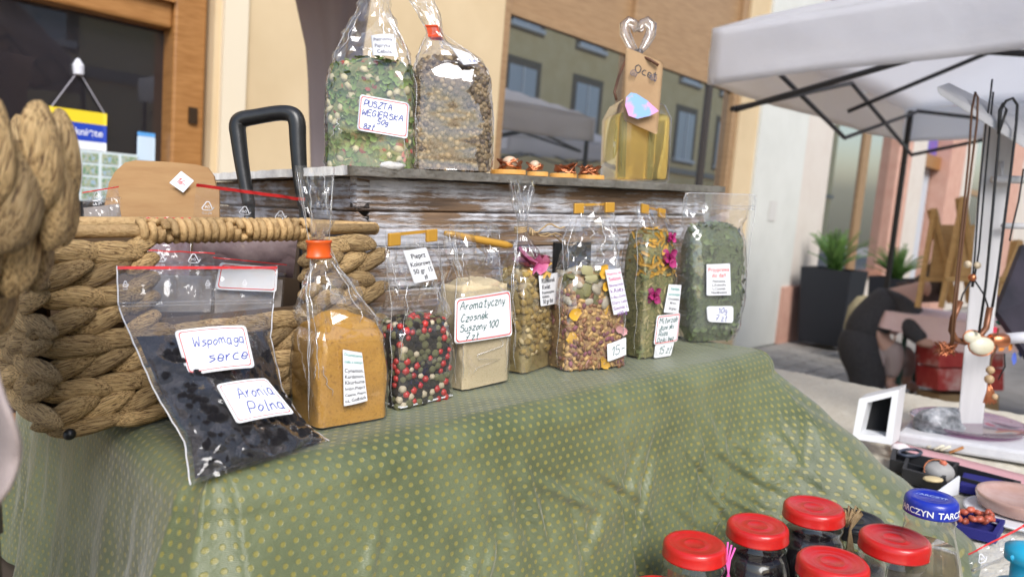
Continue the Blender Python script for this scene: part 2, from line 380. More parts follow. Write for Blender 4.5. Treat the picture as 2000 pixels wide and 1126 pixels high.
MB().lathe(pk - UW * 0, [(0, -.02), (.02, -.015), (.022, .02), (.008, .045), (0, .05)], 12).build('hook', pm('clear_hook', (.7, .7, .75), .2), sg)
pb = thing('poster_sheet', 'white sheet of small landscape photo cards behind the door glass', 'poster', W(sw(205), .9, -.12))
q = wq(120, 282, 288, 392, -.127); label(pb, q, [], bow=0, rounded=.01, name='sheet', paper=pm('sheet_white', (.62, .70, .72), .5))
for i in range(4):
    for j in range(4):
        a, b = .04 + i * .245, .05 + j * .24
        f = lambda x, y: q[0].lerp(q[1], x).lerp(q[3].lerp(q[2], x), y) + (-NW) * .003
        MB().add([f(a, b), f(a + .2, b), f(a + .2, b + .19), f(a, b + .19)], [(0, 1, 2, 3)]).build('photo_card', M_POST, pb)
nb = thing('door_notice', 'small blue topped white notice at the edge of the door glass', 'notice', W(sw(295), .9, -.12))
q = wq(278, 313, 258, 314, -.127); label(nb, sub(q, 0, .14), [], paper=pm('notice_blue', (.1, .35, .75), .5), bow=0, name='heading'); label(nb, sub(q, .14, 1), [], bow=0, name='sheet', paper=pm('notice_paper', (.55, .68, .8), .5))
# white and peach neighbour
wh = thing('pale_house', 'pale off white rendered house front next to the yellow shop', 'house', W((sD + sE) / 2, 0))
wp('wall', M_WHT, wh, sD, sw(1535), 0, 5.2, -.3, .03); wp('wall', M_PCH, wh, sw(1535), sE + .25, .0, 5.2, -.3, .02)
wp('plinth', M_SAL, wh, sw(1520), sE + .25, 0, .62, .02, .06)
MB().tube([W(sw(1552), 2.6, .06), W(sw(1552), 5.2, .06)], .05, 10).build('downpipe', pm('zinc', (.3, .3, .3), .5, metal=.6), wh)
label(wh, [W(sw(1478), 1.5, .035), W(sw(1492), 1.5, .035), W(sw(1492), 1.3, .035), W(sw(1478), 1.3, .035)], [], name='plaque', bow=0, paper=pm('plaque_pale', (.62, .6, .56), .6))
ph = thing('peach_house', 'peach house front with salmon pilasters, big window and open door', 'house', W(sw(1750), 0))
s0, s1 = sE + .25, sw(1706)
wp('wall', M_PCH, ph, s0, sw(2100), 3.15, 5.4, -.3, 0); wp('wall', M_PCH, ph, s0, s1, 0, .75, -.3, 0)
g3 = wp('window', M_GLS2, ph, s0, s1, .75, 3.15, -.05, -.03)
wp('frame', M_PANEL, g3, sw(1652), sw(1664), .75, 3.15, -.03, -.005); wp('sill', pm('sill_brown', (.34, .16, .10), .6), g3, s0, s1, .70, .76, -.1, .06)
for (a, b) in ((1706, 1733), (1808, 1836), (1926, 1950)): wp('pilaster', M_SAL, ph, sw(a), sw(b), 0, 3.4, -.3, .08)
for (a, b) in ((1733, 1772), (1836, 1866), (1950, 2100)): wp('wall', M_PCH, ph, sw(a), sw(b), 0, 3.4, -.3, .0)
dk = pm('dark_hall', (.02, .018, .016), .8)  # near-black slab stands in for the shade inside the open doorway
d2 = wp('door', dk, ph, sw(1772), sw(1808), 0, 2.5, -.3, -.25)
wp('door_leaf', pm('white_door', (.55, .6, .66), .5), d2, sw(1790), sw(1806), 0, 2.35, -.24, -.18); wp('frame', M_WOOD, d2, sw(1772), sw(1808), 2.35, 2.55, -.2, -.05)
wp('transom', pm('violet_poster', (.24, .12, .42), .6, (.12, .14, .5), 3), d2, sw(1774), sw(1806), 2.55, 3.15, -.2, -.12)
g4 = wp('window', M_GLS2, ph, sw(1866), sw(1926), .75, 3.15, -.05, -.03); wp('frame', M_PANEL, g4, sw(1866), sw(1926), 2.1, 2.2, -.03, .0); wp('wall', M_PCH, ph, sw(1866), sw(1926), 0, .75, -.3, 0)
# house across the street (seen mirrored in the shop windows)
oh = thing('opposite_house', 'yellow house across the street mirrored in the shop window', 'house', B(4, -7, 0))
def O(s, h, off=0):
    p = NW * (-9 + off) + UW * s; return B(p.x, p.y, h)
def obox(name, mat, par, s0, s1, h0, h1, o0, o1):
    return MB().hexa([O(s0, h1, o1), O(s1, h1, o1), O(s1, h0, o1), O(s0, h0, o1), O(s0, h1, o0), O(s1, h1, o0), O(s1, h0, o0), O(s0, h0, o0)]).build(name, mat, par)
obox('wall', pm('ochre_render', (.80, .62, .32), .9, (.86, .68, .38), 2), oh, -2, 42, 0, 9.5, -.4, 0)
M_WF = pm('white_frame', (.75, .75, .74), .5)
for i in range(13):
    for j in range(2):
        a, h = 0 + i * 3.2, 3.6 + j * 3.0
        obox('surround', pm('dark_surround', (.22, .17, .12), .8), oh, a - .22, a + 1.42, h - .2, h + 2.05, 0, .02); wn = obox('window', pm('pale_pane', (.55, .58, .60), .25), oh, a, a + 1.2, h, h + 1.8, .02, .04)
        obox('frame', M_WF, wn, a + .56, a + .64, h, h + 1.8, .04, .08); obox('sill', M_WF, wn, a - .15, a + 1.35, h - .12, h, 0, .15)
obox('cornice', pm('grey_trim', (.4, .36, .3), .8), oh, -2, 42, 3.0, 3.2, 0, .15)

# ---- white market tent on the right
M_TW = pm('white_tent_cloth', (.84, .84, .88), .8, (.88, .88, .91), 5, .5, 9, bd=.02)
def see_through(m, c, k):
    t = m.node_tree; tl = t.nodes.new('ShaderNodeBsdfTranslucent'); tl.inputs[0].default_value = (*c, 1); mx = t.nodes.new('ShaderNodeMixShader'); mx.inputs[0].default_value = k
    t.links.new(t.nodes['Principled BSDF'].outputs[0], mx.inputs[1]); t.links.new(tl.outputs[0], mx.inputs[2]); t.links.new(mx.outputs[0], t.nodes['Material Output'].inputs[0])
see_through(M_TW, (.97, .97, .98), .72)
M_BLK = pm('black_tent_steel', (.015, .015, .017), .4)
tn = thing('white_market_tent', 'white folding market tent with black steel frame over the next stall', 'tent', B(2.94, 5.9, 0))
ta = Vector((.82, 3.5, 0)); tu = Vector((2.12, 2.40, 0)); tv = Vector((.731, -.682, 0)) * 3.6
def TT(a, b, z): p = ta + tu * a + tv * b; return B(p.x, p.y, z + .17 * b + .11 * a)
zb, zt, zp = 1.87, 2.12, 2.75
def roof(i, j): 
    d = max(abs(2 * i - 1), abs(2 * j - 1)); return TT(i, j, zt + (zp - zt) * (1 - d) ** .9 - .05 * math.sin(d * 3.14) + .008 * nz((i * 5, j * 5, 0), 1))
mr = MB().grid(roof, 25, 25).build('roof', M_TW, tn, True); solid(mr, .003)
for (c0, c1, nm) in (((0, 0), (0, 1), 'f'), ((0, 0), (1, 0), 'l'), ((1, 0), (1, 1), 'b'), ((0, 1), (1, 1), 'r')):
    def vf(i, j, c0=c0, c1=c1):
        a, b = c0[0] + (c1[0] - c0[0]) * i, c0[1] + (c1[1] - c0[1]) * i
        sgx, sgy = (a - .5) * 2, (b - .5) * 2; w_ = .035 * nz((i * 9, j * 1.5, c0[0] * 7 + c1[1]), 1) * (.3 + j)
        return TT(a, b, zt - (zt - zb) * j + .012 * nz((i * 6, 3, 1), 1) * j) + RB @ ((tu.normalized() * (w_ if c0[0] == c1[0] else 0) * (1 if a else -1)) + (tv.normalized() * (w_ if c0[1] == c1[1] else 0)))
    vo = MB().grid(vf, 60, 8).build('valance', M_TW, tn, True); solid(vo, .002)
def bar(par, a, b, r=.013, m=None): return MB().tube([a, b], r, 6).build('strut', m or M_BLK, par)
for (a, b) in ((.015, .015), (.985, .015), (.985, .985), (.015, .985)):
    if (a, b) == (.015, .015): continue          # that leg stands hidden behind the wooden box
    MB().box((0, 0, 0), .001, .001, .001); MB().tube([TT(a, b, -.17 * b - .11 * a), TT(a, b, zt - .02)], .024, 4).build('leg', M_BLK, tn)
def scissor(p, q_, n):
    for k in range(n):
        a0, b0 = p[0] + (q_[0] - p[0]) * k / n, p[1] + (q_[1] - p[1]) * k / n; a1, b1 = p[0] + (q_[0] - p[0]) * (k + 1) / n, p[1] + (q_[1] - p[1]) * (k + 1) / n
        bar(tn, TT(a0, b0, zt - .03), TT(a1, b1, zt - .36)); bar(tn, TT(a0, b0, zt - .36), TT(a1, b1, zt - .03))
scissor((.02, .03), (.98, .03), 2); scissor((.97, .03), (.97, .97), 2); scissor((.03, .03), (.03, .97), 2)
bar(tn, TT(.5, .03, zt - .2), TT(.5, .5, zp - .2)); bar(tn, TT(.97, .5, zt - .2), TT(.5, .5, zp - .2)); bar(tn, TT(.03, .5, zt - .2), TT(.5, .5, zp - .2)); bar(tn, TT(.5, .5, zp - .25), TT(.5, .5, zp - .02), .02)
# a second tent of the same kind further along the street, mirrored in the shop window
tn2 = tn.copy(); COL.objects.link(tn2); tn2.location = tn.location + Vector((4.6, 1.6, -.15)); tn2['label'] = 'white market tent further along the street, mirrored in the shop window'
for ch in list(tn.children):
    c_ = ch.copy(); COL.objects.link(c_); c_.parent = tn2
# ---- mauve stall canopy with its draped corner post (this stall)
M_MV = pm('mauve_canopy_cloth', (.58, .49, .48), .85, (.64, .54, .53), 4, .2, 30)
_t = M_MV.node_tree; _tl = _t.nodes.new('ShaderNodeBsdfTranslucent'); _tl.inputs[0].default_value = (.42, .34, .40, 1); _mx = _t.nodes.new('ShaderNodeMixShader'); _mx.inputs[0].default_value = .45
_t.links.new(_t.nodes['Principled BSDF'].outputs[0], _mx.inputs[1]); _t.links.new(_tl.outputs[0], _mx.inputs[2]); _t.links.new(_mx.outputs[0], _t.nodes['Material Output'].inputs[0])
cn = thing('mauve_stall_canopy', 'mauve grey stall canopy with cloth gathered round its corner post', 'canopy', (-.52, 2.0, 0))
K = Vector((-.50, 2.05, 0)); e1 = Vector((.95, -.31, 0)); e2 = Vector((-.86, -.51, 0)); ZC = 1.80
def CC(a, b, z): return K + e1 * (a * 2.4) + e2 * (b * .8) + Vector((0, 0, z))
def croof(i, j): return CC(i, j, ZC + .22 + .45 * (1 - max(abs(2 * i - 1), abs(2 * j - 1))))
solid(MB().grid(croof, 13, 13).build('roof', M_MV, cn, True), .003)
for (fn, nm) in ((lambda i, j: CC(i, 0, ZC + .22 - .22 * j) + Vector((0, .01 * math.sin(i * 25) * j, 0)), 'a'), (lambda i, j: CC(0, i, ZC + .22 - .22 * j) + Vector((0, .01 * math.sin(i * 25) * j, 0)), 'b'),
                 (lambda i, j: CC(1, i, ZC + .22 - .22 * j), 'c'), (lambda i, j: CC(i, 1, ZC + .22 - .22 * j), 'd')):
    solid(MB().grid(fn, 30, 4).build('valance', M_MV, cn, True), .002)
def drape(i, j):
    t = 2 * math.pi * i; z = j * (ZC + .1); r = .062 + .03 * (1 - j) ** 2 + .012 * math.sin(t * 5 + 2 * j) + .05 * max(0, j - .86) / .14
    return Vector((K.x + .0 + r * math.cos(t) + .05 * (1 - j), K.y + r * math.sin(t), z))
MB().grid(drape, 60, 24).build('gathered_cloth', M_MV, cn, True)
for (a, b) in ((0.02, 0.02), (1, 0), (0, 1)): MB().tube([CC(a, b, 0), CC(a, b, ZC + .2)], .02, 6).build('leg', M_BLK, cn)
for (p, q_) in (((0, 0), (1, 0)), ((0, 0), (0, 1)), ((1, 0), (1, 1)), ((0, 1), (1, 1))):
    m_ = ((p[0] + q_[0]) / 2, (p[1] + q_[1]) / 2)
    for (x, y) in ((p, m_), (m_, q_)):
        bar(cn, CC(*x, ZC + .2), CC(*y, ZC - .0)); bar(cn, CC(*x, ZC), CC(*y, ZC + .2))

# ---- pink stall table with easels, crouching person, planters
M_PK = pm('pink_tablecloth', (.80, .56, .53), .85, (.85, .62, .58), 8, .2, 200)
pt = thing('pink_table', 'folding table under a pale pink cloth with easels on it', 'table', B(2.9, 5.2, 0))
t0 = Vector((2.74, 5.40, 0)); txx = Vector((.80, -.45, 0)) * 1.0; tyy = Vector((.5, .62, 0)) * .9; zt_ = .70
def PT(a, b, z): p = t0 + txx * a + tyy * b; return B(p.x, p.y, z)
cl = MB().grid(lambda i, j: PT(i * 1.9, j, zt_ + .004 * nz((i * 8, j * 8, 0), 1)), 20, 10)
def skirt(i, j):
    per = i * 3.9; k = .025 * math.sin(per * 14) * j + .02 * j
    drop = .17 + .05 * math.sin(per * 5) + (.06 if per < .3 else 0)
    if per < 1.0: return PT(-k, 1 - per, zt_ - drop * j)
    if per < 2.9: return PT((per - 1.0), -k * 1.2, zt_ - drop * j)
    return PT(1.9 + k, per - 2.9, zt_ - drop * j)
cl.grid(skirt, 120, 8); cl.build('cloth', M_PK, pt, True)
M_LEG = pm('green_steel', (.01, .04, .03), .5)
for (a, b) in ((.15, .12), (1.75, .12), (.15, .9), (1.75, .9)): MB().tube([PT(a, b, 0), PT(a, b, zt_ - .01)], .02, 6).build('leg', M_LEG, pt)
M_EAS = pm('easel_pine', (.50, .29, .10), .6, (.60, .37, .15), 12, stretch=(1, 1, 6))
def px_on(px, py, D): return P(px, py, D)
for k, (xs, lab) in enumerate((((1812, 1835, 1868, 1890), 'small pine easel at the left end of the pink table'), ((1858, 1872, 1912, 1925), 'taller pine easel beside the small one on the pink table'), ((1958, 1975, 1998, 2010), 'pine easel behind the painted canvas on the pink table'))):
    D = 5.2 - .2 * k; base = P(xs[1], 600, D)
    e = thing('display_easel', lab, 'easel', base, 'easels on the pink table')
    top = P(xs[0] + 12 + 10 * k, (408, 385, 470)[k], D)
    for (bx, by, dd) in ((xs[0] - 20, 600, -.05), (xs[2], 605, -.05), (xs[1] + 20, 590, .25)):
        MB().tube([top + F * dd * .2, P(bx, by, D + dd)], .022, 4).build('leg', M_EAS, e)
    MB().box(P((xs[0] + xs[2]) / 2, 545, D - .05), .28, .03, .035, (R, F, U)).build('ledge', M_EAS, e)
    solid(MB().add([P(xs[0] + 15, 440 + 30 * (k == 2), D + .03), P(xs[2] - 8, 440 + 30 * (k == 2), D + .03), P(xs[2] - 4, 540, D - .02), P(xs[0] + 2, 540, D - .02)], [(0, 1, 2, 3)]).build('board', M_EAS, e), .02)
def planter(px, py0, pxw, D, lab, seed):
    rn = random.Random(seed); c = P(px, py0, D); wd = pxw / FPX * D; h = .8 if seed == 1 else .6
    zz = RB @ Vector((0, 0, 1)); ax = (RB @ UW, RB @ NW, zz); base = c
    t = thing('planter', lab, 'planter', base, 'black planters by the house')
    mb = MB(); q = []
    for (k, z) in ((.42, 0), (.5, h)):
        for (i, j) in ((-1, -1), (1, -1), (1, 1), (-1, 1)): q.append(base + ax[0] * (i * k * wd) + ax[1] * (j * k * wd) + zz * z)
    mb.add(q, [(0, 1, 5, 4), (1, 2, 6, 5), (2, 3, 7, 6), (3, 0, 4, 7), (0, 3, 2, 1)]); i_ = [p.lerp(base + zz * h, .08) for p in q[4:]]; d_ = [p - zz * .05 for p in i_]
    mb.add(q[4:] + i_, [(0, 1, 5, 4), (1, 2, 6, 5), (2, 3, 7, 6), (3, 0, 4, 7)]); mb.add(d_, [(0, 1, 2, 3)])
    bevel(mb.build('pot', pm('anthracite_planter', (.012, .014, .02), .55), t), .01)
    fl = MB()
    for k in range(46):
        a = rn.uniform(0, 6.28); ln = rn.uniform(.35, .75) * (.8 if seed == 1 else .7); out = rn.uniform(.1, .42)
        pts = [base + zz * (h - .04) + (ax[0] * math.cos(a) + ax[1] * math.sin(a)) * (out * s_ ** 1.4) + zz * (ln * (s_ - .45 * s_ * s_ * out * 2)) for s_ in [i / 7 for i in range(8)]]
        for i in range(1, 8):
            d = (pts[i] - pts[i - 1]).normalized(); sd_ = d.cross(zz); sd_ = sd_.normalized() if sd_.length > .01 else ax[0]
            for sgn in (-1, 1):
                for m_ in (.0, .5):
                    o = pts[i - 1].lerp(pts[i], m_); wl = .085 * (1 - .75 * i / 8)
                    fl.add([o, o + sd_ * sgn * wl * .6 + d * .018 + zz * .012, o + sd_ * sgn * wl + d * .03, o + sd_ * sgn * wl * .5 - d * .004], [(0, 1, 2, 3)])
    fl.build('fern_leaves', pm('fern_green', (.05, .13, .02), .55, (.13, .24, .05), 9, vary=.1), t)
planter(1612, 668, 95, 8.0, 'tall anthracite planter with fern nearest the pale house', 1)
planter(1735, 640, 75, 8.8, 'anthracite planter with fern behind the crouching person', 2)
tag(MB().lathe(P(1690, 600, 7.2), [(.0, -.5), (.15, -.48), (.18, -.2), (.15, .0), (.08, .1), (0, .12)], 16).build('straw_sack', pm('straw_cloth', (.36, .30, .17), .9, (.42, .36, .22), 20, .3), None, True), 'straw coloured sack standing between the planters', 'sack')
# crouching person, built as one skinned body with clothes of their own
def skin(name, vs, es, rad, mat, parent, root=0):
    me = bpy.data.meshes.new(name); me.from_pydata([tuple(v) for v in vs], es, []); me.materials.append(mat)
    o = bpy.data.objects.new(name, me); COL.objects.link(o)
    if parent: o.parent = parent; o.location = -parent.location
    m = o.modifiers.new('skin', 'SKIN'); m.use_smooth_shade = True
    for i, v in enumerate(me.skin_vertices[0].data): v.radius = rad[i] if isinstance(rad[i], tuple) else (rad[i], rad[i]); v.use_root = i == root
    s_ = o.modifiers.new('sub', 'SUBSURF'); s_.levels = 1; s_.render_levels = 2; return o
M_SKIN = pm('skin', (.55, .33, .25), .6); M_DRK = pm('dark_knit', (.04, .039, .043), .9, (.06, .057, .06), 60, .3)
pr = thing('person', 'person in dark clothes crouching behind the pink table, bending forward', 'person', P(1705, 790, 5.6))
D = 5.6; q = lambda x, y, d=0: P(x, y, D + d)
bv = [q(1676, 680), q(1702, 622), q(1745, 590), q(1776, 572), q(1796, 562), q(1815, 564),       # pelvis..head 0-5
      q(1752, 680, -.14), q(1736, 752, -.05), q(1762, 768, -.2), q(1768, 690, .14), q(1770, 748, .2), q(1792, 760, .1),   # legs 6-11
      q(1772, 640, -.22), q(1800, 668, -.30), q(1824, 672, -.33), q(1785, 630, .2), q(1806, 660, .2), q(1832, 664, .1)]
be = [(0, 1), (1, 2), (2, 3), (3, 4), (4, 5), (0, 6), (6, 7), (7, 8), (0, 9), (9, 10), (10, 11), (3, 12), (12, 13), (13, 14), (3, 15), (15, 16), (16, 17)]
br = [.13, .12, .12, .09, .055, .10, .065, .04, .04, .065, .04, .04, .05, .04, .03, .05, .04, .03]
skin('body', bv, be, br, M_SKIN, pr)
skin('dark_jumper', [q(1672, 676), q(1698, 624), q(1742, 588), q(1774, 570), q(1773, 640, -.22), q(1806, 668, -.31), q(1786, 630, .2), q(1812, 660, .18)], [(0, 1), (1, 2), (2, 3), (3, 4), (4, 5), (3, 6), (6, 7)], [.155, .16, .16, .115, .075, .05, .075, .05], M_DRK, pr)
skin('long_skirt', [q(1690, 636), q(1676, 672), q(1688, 702, .0), q(1697, 738, .0), q(1686, 782, .0)], [(0, 1), (1, 2), (2, 3), (3, 4)], [.15, .175, .17, .14, .11], M_DRK, pr)
skin('pale_tights', [q(1705, 690), q(1752, 682, -.14), q(1738, 738, -.07), q(1767, 690, .14), q(1769, 735, .19)], [(0, 1), (1, 2), (0, 3), (3, 4)], [.10, .10, .06, .10, .06], pm('rosy_grey_cloth', (.42, .33, .31), .9), pr)
skin('shoe', [q(1734, 756, -.03), q(1750, 766, -.12), q(1766, 771, -.2)], [(0, 1), (1, 2)], [.055, .05, .04], M_DRK, pr)
hv = [q(1810, 545, .02), q(1822, 545, .03), q(1803, 556, .05)]
skin('hair', hv, [(0, 1), (0, 2)], [.125, .11, .09], pm('brown_hair', (.05, .028, .018), .6), pr)
for (wx, wy, wd) in ((1824, 672, -.33), (1832, 664, .1)):
    for k in range(5): skin('finger', [q(wx, wy, wd), q(wx + 9, wy + (k - 2) * 3, wd + .01 * (k - 2)), q(wx + (14 if k else 10) - abs(k - 2), wy + 4 + (k - 2) * 3.4, wd + .012 * (k - 2))], [(0, 1), (1, 2)], [.018, .010, .008], M_SKIN, pr)
rc = thing('red_crate', 'red weathered crate under the pink table', 'crate', P(1870, 770, 5.4))
M_RED = pm('worn_red_paint', (.42, .03, .03), .7, (.50, .06, .05), 6, .2, 30, c3=(.7, .5, .45), lo=.3, hi=.72)
for k in range(2): bevel(MB().box(P(1872, 692 + 44 * k, 5.35), .46, .3, .155, (R, F, U)).build('board', M_RED, rc), .006)
tag(bevel(MB().box(P(1868, 800, 5.35), .42, .3, .26, (R, F, U)).build('cardboard_carton', pm('brown_cardboard', (.30, .19, .09), .85, (.36, .24, .12), 10), None), .004), 'brown cardboard carton under the red crate', 'carton')
# ================================================================ STALL TABLE AND CLOTHS
M_TBL = pm('dark_table_wood', (.06, .045, .035), .7, (.09, .07, .05), 12)
Lc, Rc = T(368, 958), T(1535, 684); EE = (Rc - Lc); FL = EE.length; EE.normalize(); PB = Vector((-EE.y, EE.x, 0)); NF = -PB
tb = thing('market_table', 'dark market table carrying the whole spice display', 'table', (.3, 1.0, 0))
def tp(a, b, z): return Lc + EE * a + PB * b + Vector((0, 0, z - ZT))
mb = MB().hexa([tp(-.35, -.6, ZL - .012), tp(1.9, -.6, ZL - .012), tp(1.9, -.6, ZL - .04), tp(-.35, -.6, ZL - .04), tp(-.35, .95, ZL - .012), tp(1.9, .95, ZL - .012), tp(1.9, .95, ZL - .04), tp(-.35, .95, ZL - .04)])
mb.build('table_top', M_TBL, tb)
for (a, b) in ((-.25, -.5), (1.8, -.5), (-.25, .85), (1.8, .85)): MB().tube([tp(a, b, 0), tp(a, b, ZL - .04)], .025, 6).build('leg', M_TBL, tb)
sh = thing('raised_shelf', 'raised display shelf hidden under the green cloth', 'shelf', (.1, .9, ZL))
MB().hexa([tp(.03, .03, ZT - .012), tp(FL - .03, .03, ZT - .012), tp(FL - .03, .03, ZT - .03), tp(.03, .03, ZT - .03), tp(.03, .9, ZT - .012), tp(FL - .03, .9, ZT - .012), tp(FL - .03, .9, ZT - .03), tp(.03, .9, ZT - .03)]).build('shelf_board', M_TBL, sh)
for a in (.06, FL - .06):
    for b in (.06, .85): MB().box(tp(a, b, (ZT + ZL) / 2 - .02), .03, .03, ZT - ZL - .04, (EE, PB, Vector((0, 0, 1)))).build('post', M_TBL, sh)
# --- green dotted cloth
def cloth_mat():
    m, t, b, o = nodes('green_dotted_satin'); N = t.nodes; K = t.links.new
    uv = N.new('ShaderNodeUVMap'); sp = N.new('ShaderNodeSeparateXYZ'); K(uv.outputs[0], sp.inputs[0])
    def mt(op, a, b_=None, c_=None):
        n = N.new('ShaderNodeMath'); n.operation = op
        for i, x in enumerate((a, b_, c_)):
            if x is None: continue
            if isinstance(x, (int, float)): n.inputs[i].default_value = x
            else: K(x, n.inputs[i])
        return n.outputs[0]
    u, v = mt('DIVIDE', sp.outputs[0], .0108), mt('DIVIDE', sp.outputs[1], .0078)
    row = mt('FLOOR', v); st = mt('MULTIPLY', mt('MODULO', mt('ABSOLUTE', row), 2), .5); u2 = mt('ADD', u, st)
    fu, fv = mt('SUBTRACT', mt('FRACT', u2), .5), mt('SUBTRACT', mt('FRACT', v), .5)
    d = mt('SQRT', mt('ADD', mt('POWER', mt('MULTIPLY', fu, 1.0), 2), mt('POWER', mt('MULTIPLY', fv, .80), 2)))
    dot = N.new('ShaderNodeMapRange'); dot.inputs[1].default_value = .25; dot.inputs[2].default_value = .17; K(d, dot.inputs[0]); dot = dot.outputs[0]
    vec = coord(t, rnd=False); n1 = ntex(t, vec, 9, 3)
    base = ramp(t, n1, [(.32, (.085, .105, .045)), (.68, (.165, .19, .10))])
    mx = N.new('ShaderNodeMix'); mx.data_type = 'RGBA'; K(dot, mx.inputs[0]); K(base, mx.inputs[6]); mx.inputs[7].default_value = (.23, .21, .055, 1); K(mx.outputs[2], b.inputs['Base Color'])
    # weave rib: fine lines across the cloth
    wv = mt('SINE', mt('MULTIPLY', sp.outputs[1], 5200)); hh = mt('ADD', mt('MULTIPLY', wv, .12), mt('MULTIPLY', dot, .5))
    n2 = ntex(t, vec, 55, 3); hh = mt('ADD', hh, mt('MULTIPLY', n2, 3.0))
    addbump(t, b, hh, .5, .0012)
    rg = mt('MULTIPLY_ADD', dot, -.06, .43); K(rg, b.inputs['Roughness'])
    b.inputs['Sheen Weight'].default_value = .3; b.inputs['Sheen Roughness'].default_value = .4; b.inputs['Specular IOR Level'].default_value = .6
    return m
GL, GR, GD = .62, .55, .20       # side lengths and number of drop steps
r0 = .030; CR = .035; Hd = ZT - ZL - r0 - .004
# perimeter: left side (from the back) - front - right side (to the back); s measured along it
def perim(s):
    """point, outward normal"""
    a = s - GL
    lb = -EE; rb = EE
    def mixn(n0, n1, t): v = n0.lerp(n1, t); return v.normalized()
    if a < 0: p = Lc + PB * (-a); n = lb
    elif a < FL: p = Lc + EE * a; n = NF
    else: p = Rc + PB * (a - FL); n = rb
    for (a0, n0, n1, cpt) in ((0, lb, NF, Lc), (FL, NF, rb, Rc)):
        t = (a - a0) / (2 * CR) + .5
        if 0 < t < 1:
            tt = t * t * (3 - 2 * t); n = mixn(n0, n1, tt)
            inn = (-(n0 + n1)).normalized(); p = p + inn * (CR * .42 * (1 - (2 * t - 1) ** 2))
    return p, n
CREASE = []; rc_ = random.Random(12)
for k in range(64):
    an = math.radians(rc_.choice((62, 70, 48, 118, 80, 38)) + rc_.uniform(-12, 12)); cx = .12 + .74 * rc_.random() ** .7
    CREASE.append((cx, rc_.uniform(.03, .22), math.cos(an), math.sin(an), rc_.uniform(.02, .07), rc_.uniform(.003, .009), rc_.choice((1, 1, -1)) * rc_.uniform(.0022, .0062)))
def skirt_pt(s, j):
    p, n = perim(s); a = s - GL
    k = math.exp(-((a - FL) / .10) ** 2) if a < FL else math.exp(-((a - FL) / .30) ** 2)
    kl = math.exp(-(a / .07) ** 2)
    fl = .035 + .235 * k + .05 * kl
    if j <= 0: q = p - n * (r0 - j); return q + Vector((0, 0, .0015 * nz(q, 12)))
    arc = r0 * 1.571
    if j < arc:
        f = j / r0; return p + n * (r0 * math.sin(f) - r0) + Vector((0, 0, r0 * math.cos(f) - r0 + .0015 * nz(p, 12)))
    d = j - arc; f = d / Hd
    ln = math.hypot(fl, Hd) / Hd
    out = fl * (f ** .95); z = -r0 - d
    env = min(1, f * 3.0)
    # soft hanging folds, slanting creases and a few pressed fold lines
    x, y = a, d
    kx = .35 + .65 * min(1, max(0, (x - .15) / .3))
    w_ = .0035 * nz((x * 9 + y * 7, y * 4 - x * 3, 1), 1) + .0022 * nz((x * 20 + y * 22, y * 12 - x * 9, 5), 1)
    for (cx, cy, ca, sa, ln, wd, am) in CREASE:
        dx, dy = x - cx, y - cy; al, ac = dx * ca + dy * sa, dx * sa - dy * ca
        if abs(al) < ln * 2 and abs(ac) < wd * 4: w_ += am * math.exp(-(al / ln) ** 2) * (math.exp(-(ac / wd) ** 2) - .5 * math.exp(-((ac - wd * 1.6) / wd) ** 2))
    w_ += .0010 * nz((x * 48 + y * 40, y * 30 - x * 22, 3), 1)
    for c0 in (.34, .47, .585, .70, .76): w_ -= .0022 * math.exp(-((x - c0 - .02 * y) / .003) ** 2)
    if a < 0: w_ += .010 * math.sin(-a * 42 + y * 6) * f + .006 * nz((a * 30, y * 6, 3), 1)
    w_ += .010 * math.sin((a - FL) * 26 + 1.0) * f * math.exp(-((a - FL) / .16) ** 2)
    return p + n * (out + w_ * (.12 + .88 * env)) + Vector((0, 0, z))
S_ALL = GL + FL + GR; NS, NJ = 520, 110; jmax = r0 * 1.571 + Hd
vs, uvs = [], []
js = [-.03, -.02, -.01] + [jmax * k / (NJ - 4) for k in range(NJ - 3)]
for j in js:
    for i in range(NS):
        s = S_ALL * i / (NS - 1); vs.append(skirt_pt(s, j)); a = s - GL; uvs.append((a, j - r0))
fs = [(j * NS + i, j * NS + i + 1, (j + 1) * NS + i + 1, (j + 1) * NS + i) for j in range(NJ - 1) for i in range(NS - 1)]
k0 = len(vs); nu, nv = 90, 70
for j in range(nv):
    for i in range(nu):
        a = .036 + (FL - .072) * i / (nu - 1); b = .036 + (GL - .02) * j / (nv - 1); p = tp(a, b, ZT)
        vs.append(p + Vector((0, 0, .0015 * nz(p, 12) - .0006))); uvs.append((a, -b))
fs += [(k0 + j * nu + i, k0 + j * nu + i + 1, k0 + (j + 1) * nu + i + 1, k0 + (j + 1) * nu + i) for j in range(nv - 1) for i in range(nu - 1)]
gc = mk('green_tablecloth', vs, fs, cloth_mat()); uvl = gc.data.uv_layers.new(name='UVMap')
lv = np.zeros(len(gc.data.loops), dtype=np.int32); gc.data.loops.foreach_get('vertex_index', lv); uvl.data.foreach_set('uv', np.array(uvs, dtype=np.float32)[lv].ravel())
tag(gc, 'sage green satin tablecloth with woven yellow dots over the raised shelf', 'tablecloth')
# --- cream fleece cover on the table at the right
fz = MB().grid(lambda i, j: tp(.30 + 1.58 * i, -.58 + 1.5 * j, ZL - .006 + .0055 * abs(nz((i * 130, j * 120, 0), 1)) + .003 * nz((i * 25, j * 25, 4), 1)), 170, 150).build('fleece_cover', pm('cream_fleece', (.66, .60, .48), .95, (.74, .69, .58), 120, .8, 260, bd=.004), None, True)
tag(fz, 'cream fleece cover on the lower table under the jewellery', 'table cover')

